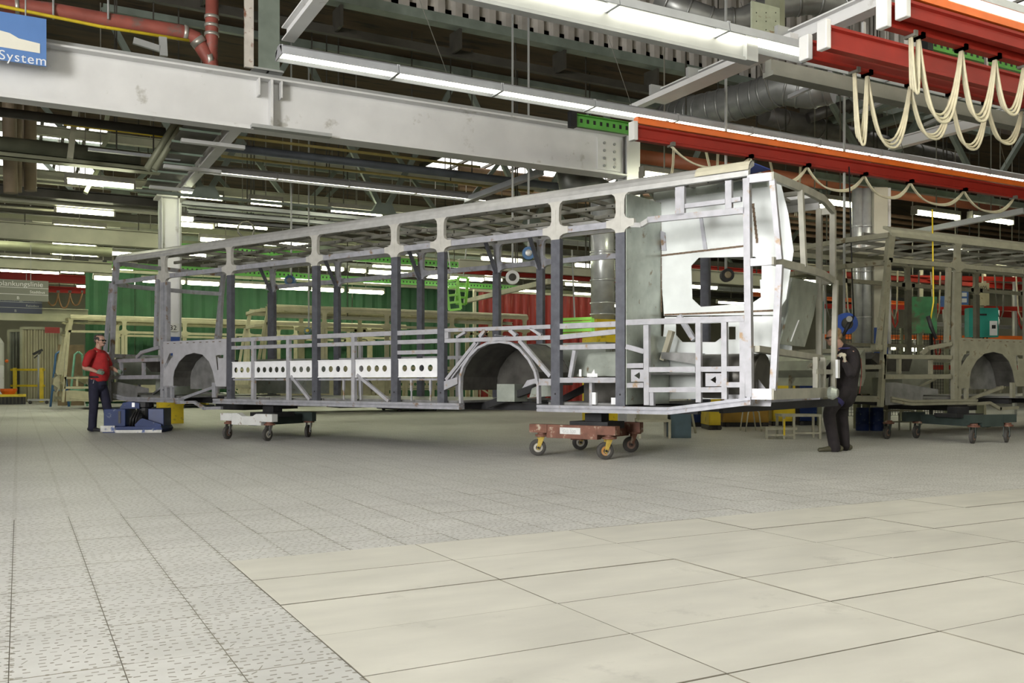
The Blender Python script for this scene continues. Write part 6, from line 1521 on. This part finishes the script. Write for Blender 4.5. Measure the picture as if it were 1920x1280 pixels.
def shoe_mb(heel, toe, ankle):
    h = Vector(heel); t = Vector(toe); d = (t-h)
    mb = MB(); limb(mb, [(h + UP*0.045, (0.036,0.042)), (h.lerp(t,0.35) + UP*0.048, (0.040,0.046)), (h.lerp(t,0.7) + UP*0.036, (0.047,0.034)), (t + UP*0.028, (0.036,0.024))], 12, up=UP)
    limb(mb, [(h.lerp(t,0.12) + UP*0.05, 0.042), (Vector(ankle) + UP*0.03, 0.045)], 12)
    return mb
def bodymesh(t, parts_fn, vox=0.008):
    mb = MB(); parts_fn(mb); o = part('body', mb, SKIN, t); return soft(o, vox, 4)

# --- man in the red shirt at the frame front
p1 = G(183, 808)
man1 = thing('person', 'man in red shirt, dark trousers and sunglasses standing at the frame front', 'person', p1, -YAW - math.radians(14))
HC = (0.055, 0, 1.695); HF = (0.97, 0.0, 0.05)
hm, HR, hc = head_mb(HC, HF)
def b1(mb):
    mb.add(hm.v, hm.f, True)
    limb(mb, [((0.0,0,1.46), (0.062,0.07)), ((0.02,0,1.56), 0.056), ((0.035,0,1.63), 0.056)])
    limb(mb, [((0.0,0,0.92), (0.15,0.12)), ((0.03,0,1.10), (0.15,0.135)), ((0.0,0,1.32), (0.165,0.115)), ((-0.01,0,1.44), (0.14,0.075))])
    for s, e, w_ in ((-1, (-0.07,-0.27,1.19), (0.17,-0.24,1.11)), (1, (0.06,0.28,1.2), (0.28,0.2,1.12))):
        limb(mb, [((-0.01,s*0.175,1.45), 0.058), ((e[0]*0.5,s*0.235,1.33), 0.050), (e, 0.043), ((Vector(e)+Vector(w_))/2 + Vector((0,0,0.005)), 0.041), (w_, 0.028)])
    limb(mb, [((0,-0.09,0.93), 0.085), ((0.0,-0.10,0.52), 0.06), ((-0.03,-0.10,0.10), 0.042)]); limb(mb, [((0,0.09,0.93), 0.085), ((0.10,0.11,0.52), 0.06), ((0.17,0.12,0.10), 0.042)])
bodymesh(man1, b1)
M_REDSH = mat('red_cotton', (0.36,0.014,0.016), 0.8, 0, 0.1, 12, bump=0.35, bscale=22)
mb = MB()
limb(mb, [((0.02,0,1.00), (0.175,0.155)), ((0.05,0,1.10), (0.178,0.165)), ((0.03,0,1.24), (0.182,0.15)), ((0.0,0,1.38), (0.19,0.125)), ((-0.01,0,1.47), (0.165,0.085)), ((0.0,0,1.515), (0.085,0.07))], 20)
for s, e in ((-1, (-0.045,-0.265,1.25)), (1, (0.035,0.275,1.25))):
    limb(mb, [((-0.01,s*0.14,1.455), 0.075), ((-0.01,s*0.215,1.40), 0.078), (e, 0.068)])
soft(part('shirt', mb, M_REDSH, man1), 0.011, 5)
M_NAVY = mat('navy_trousers', (0.014,0.014,0.034), 0.85, 0, 0.15, 14, bump=0.4, bscale=18)
mb = MB()
limb(mb, [((0.02,0,1.03), (0.165,0.145)), ((0.0,0,0.95), (0.172,0.14)), ((0.0,0,0.86), (0.17,0.125))], 20)
limb(mb, [((0,-0.085,0.90), (0.10,0.115)), ((0.0,-0.10,0.70), (0.092,0.10)), ((0.0,-0.105,0.48), (0.078,0.085)), ((-0.02,-0.105,0.25), (0.072,0.08)), ((-0.03,-0.105,0.07), (0.07,0.085))])
limb(mb, [((0,0.085,0.90), (0.10,0.115)), ((0.06,0.10,0.70), (0.092,0.10)), ((0.11,0.115,0.48), (0.078,0.085)), ((0.15,0.12,0.25), (0.072,0.08)), ((0.17,0.125,0.07), (0.07,0.085))])
soft(part('trousers', mb, M_NAVY, man1), 0.011, 5)
part('belt', MB().tube([(0.02+0.160*math.cos(a*math.pi/12), 0.172*math.sin(a*math.pi/12), 1.015) for a in range(25)], 0.016, 6, radii=[(0.006,0.02)]*25), M_BLACKST, man1)
for y, x in ((-0.105, -0.03), (0.125, 0.17)): soft(part('shoe', shoe_mb((x-0.07,y,0), (x+0.19,y*1.1,0), (x,y,0.1)), mat('black_shoe', (0.02,0.02,0.022), 0.5), man1), 0.008, 3)
M_GGREY = mat('green_grey_glove', (0.17,0.24,0.18), 0.8, 0, 0.1, 20)
soft(part('glove', hand_mb((0.17,-0.24,1.11), (0.95,0.15,-0.15), (0.1,1,-0.3), (0.5,0.6,0.5), 1.0, 1), M_GGREY, man1), 0.005, 3)
soft(part('glove', hand_mb((0.28,0.2,1.12), (0.95,-0.1,-0.1), (0.1,-1,-0.2), (0.5,0.6,0.5), 1.0, -1), M_GGREY, man1), 0.005, 3)
HAIR1 = mat('dark_grey_hair', (0.06,0.05,0.045), 0.8, 0, 0.3, 30)
def head_part(name, blobs, m, parent, vox=0.005, R=None, c=None):
    mb = MB()
    for o, rx, ry, rz in blobs:
        k = MB().ball((0,0,0), rx, ry, rz, 12, 8); mb.add([c + R @ (p + Vector(o)) for p in k.v], k.f, True)
    return soft(part(name, mb, m, parent), vox, 2)
head_part('hair', [((-0.055,0,0.055),0.065,0.072,0.068), ((-0.075,0,0.0),0.042,0.066,0.05), ((-0.01,0.066,0.03),0.05,0.016,0.04), ((-0.01,-0.066,0.03),0.05,0.016,0.04), ((0.0,0,0.098),0.07,0.058,0.026)], HAIR1, man1, R=HR, c=hc)
head_part('moustache', [((0.098,0,-0.052),0.012,0.022,0.008), ((0.090,0.022,-0.056),0.012,0.014,0.009), ((0.090,-0.022,-0.056),0.012,0.014,0.009)], HAIR1, man1, 0.004, HR, hc)
def glasses(parent, R, c, back=0.0):
    g = MB()
    def q(x, y, z): return c + R @ Vector((x, y, z))
    for s in (-1, 1):
        v = [q(0.094,s*0.006,0.008), q(0.086,s*0.055,0.012), q(0.084,s*0.055,-0.018), q(0.094,s*0.012,-0.016)]
        v2 = [p + R @ Vector((0.006,0,0)) for p in v]; g.add(v+v2, [(0,1,2,3),(4,5,6,7),(0,1,5,4),(1,2,6,5),(2,3,7,6),(3,0,4,7)])
        g.bar(q(0.086,s*0.057,0.006), q(-0.01,s*0.080,0.002), 0.006, 0.010)
    g.bar(q(0.097,-0.01,0.004), q(0.097,0.01,0.004), 0.008, 0.008)
    part('sunglasses', g, mat('dark_lens', (0.01,0.01,0.01), 0.12), parent)
glasses(man1, HR, hc)
part('key_chain', MB().tube([(0.06,-0.165,0.99),(0.05,-0.18,0.90),(-0.01,-0.185,0.84),(-0.08,-0.175,0.87),(-0.11,-0.16,0.93)], 0.004, 5), mat('chain_steel', (0.6,0.6,0.58), 0.3, 0.8), man1)

# --- man in dark overalls gripping the rear post
p2 = PD(1569, HORIZON, 12.25); p2.z = 0
man2 = thing('person', 'man in dark overalls and pale gloves bracing against the frame rear', 'person', p2, math.pi - YAW)
K = 1.02
def k_(x, y, z): return (x*K, y*K, z*K)
HC2 = k_(0.045, 0.0, 1.50); HF2 = (0.98, 0.05, -0.12)
hm2, HR2, hc2 = head_mb(HC2, HF2)
def b2(mb):
    mb.add(hm2.v, hm2.f, True)
    limb(mb, [(k_(-0.12,0,1.28), (0.062,0.07)), (k_(-0.05,0,1.37), 0.058), (k_(0.0,0,1.44), 0.058)])
    limb(mb, [(k_(-0.08,0,0.82), (0.14,0.11)), (k_(-0.10,0,1.0), (0.145,0.11)), (k_(-0.13,0,1.18), (0.16,0.11)), (k_(-0.13,0,1.28), (0.13,0.075))])
    limb(mb, [(k_(-0.14,0.17,1.28), 0.056), (k_(-0.12,0.27,1.12), 0.05), (k_(-0.06,0.33,1.02), 0.043), (k_(-0.01,0.34,1.11), 0.038), (k_(0.02,0.335,1.18), 0.028)])
    limb(mb, [(k_(-0.14,-0.17,1.28), 0.056), (k_(-0.02,-0.24,1.10), 0.05), (k_(0.10,-0.22,1.00), 0.043), (k_(0.24,-0.12,1.08), 0.028)])
    limb(mb, [(k_(-0.08,0.09,0.82), 0.085), (k_(0.14,0.12,0.51), 0.06), (k_(0.07,0.12,0.10), 0.042)]); limb(mb, [(k_(-0.10,-0.09,0.82), 0.085), (k_(-0.11,-0.12,0.46), 0.06), (k_(-0.14,-0.12,0.10), 0.042)])
bodymesh(man2, b2)
M_OVER = mat('dark_plum_overalls', (0.016,0.012,0.014), 0.9, 0, 0.2, 14, bump=0.5, bscale=16)
mb = MB()
limb(mb, [(k_(-0.08,0,0.72), (0.185,0.165)), (k_(-0.08,0,0.86), (0.19,0.175)), (k_(-0.10,0,1.02), (0.19,0.165)), (k_(-0.13,0,1.17), (0.195,0.145)), (k_(-0.13,0,1.28), (0.165,0.10)), (k_(-0.09,0,1.345), (0.085,0.08))], 20)
limb(mb, [(k_(-0.14,0.14,1.275), 0.082), (k_(-0.13,0.24,1.16), 0.075), (k_(-0.06,0.335,1.02), 0.064), (k_(-0.02,0.34,1.09), 0.056), (k_(0.01,0.335,1.14), 0.048)])
limb(mb, [(k_(-0.14,-0.14,1.275), 0.082), (k_(-0.03,-0.24,1.11), 0.07), (k_(0.10,-0.22,1.00), 0.06), (k_(0.21,-0.14,1.06), 0.048)])
soft(part('jacket', mb, M_OVER, man2), 0.011, 5)
mb = MB()
limb(mb, [(k_(-0.09,0,0.88), (0.165,0.14)), (k_(-0.09,0,0.78), (0.17,0.14))], 20)
limb(mb, [(k_(-0.07,0.08,0.80), (0.11,0.12)), (k_(0.05,0.11,0.66), (0.098,0.105)), (k_(0.14,0.12,0.50), (0.082,0.09)), (k_(0.11,0.12,0.28), (0.075,0.085)), (k_(0.07,0.12,0.06), (0.073,0.09))])
limb(mb, [(k_(-0.11,-0.08,0.80), (0.11,0.12)), (k_(-0.11,-0.11,0.64), (0.098,0.105)), (k_(-0.11,-0.12,0.46), (0.082,0.09)), (k_(-0.13,-0.12,0.26), (0.075,0.085)), (k_(-0.14,-0.12,0.06), (0.073,0.09))])
soft(part('trousers', mb, M_OVER, man2), 0.011, 5)
limbm = MB(); o_, r_ = interp([(k_(0.03,0.115,0.69), (0.104,0.112)), (k_(0.065,0.118,0.645), (0.101,0.108))]); limbm.tube(o_, 1, 18, radii=r_, up=(0,1,0))
part('pocket_trim', limbm, mat('purple_blue_trim', (0.03,0.025,0.12), 0.7), man2)
part('collar', MB().tube([(K*(-0.095)+0.082*math.cos(a*math.pi/8), 0.086*math.sin(a*math.pi/8), K*1.352) for a in range(17)], 0.014, 6), mat('collar_blue', (0.06,0.06,0.20), 0.7), man2)
part('side_piping', MB().tube([k_(-0.27,0.12,1.22), k_(-0.285,0.11,1.05), k_(-0.27,0.12,0.88), k_(-0.255,0.11,0.76)], 0.006, 5), mat('dark_red_piping', (0.22,0.04,0.03), 0.7), man2)
M_SHOE2 = mat('olive_work_shoe', (0.06,0.055,0.03), 0.6, 0, 0.15, 12)
for y, x in ((0.12, 0.07), (-0.12, -0.14)):
    sh = soft(part('shoe', shoe_mb((x-0.08,y,0), (x+0.20,y,0), (x-0.005,y,0.1)), M_SHOE2, man2), 0.008, 3)
M_GLOV = mat('pale_leather_glove', (0.58,0.55,0.43), 0.75, 0, 0.08, 20)
soft(part('glove', hand_mb(k_(0.012,0.335,1.165), (0.25,0.25,0.93), (0.9,-0.35,0.0), (0.7,0.9,0.7), 1.12, -1), M_GLOV, man2), 0.005, 3)
soft(part('glove', hand_mb(k_(0.24,-0.12,1.08), (0.7,0.3,0.6), (0.6,0.6,-0.3), (0.6,0.7,0.6), 1.1, 1), M_GLOV, man2), 0.005, 3)
head_part('hair', [((-0.03,0,0.065),0.088,0.074,0.068), ((-0.07,0,0.01),0.048,0.068,0.06), ((-0.012,0.068,0.035),0.05,0.014,0.045), ((-0.012,-0.068,0.035),0.05,0.014,0.045)], mat('short_fair_hair', (0.30,0.20,0.10), 0.8, 0, 0.25, 40), man2, R=HR2, c=hc2)
glasses(man2, HR2, hc2)
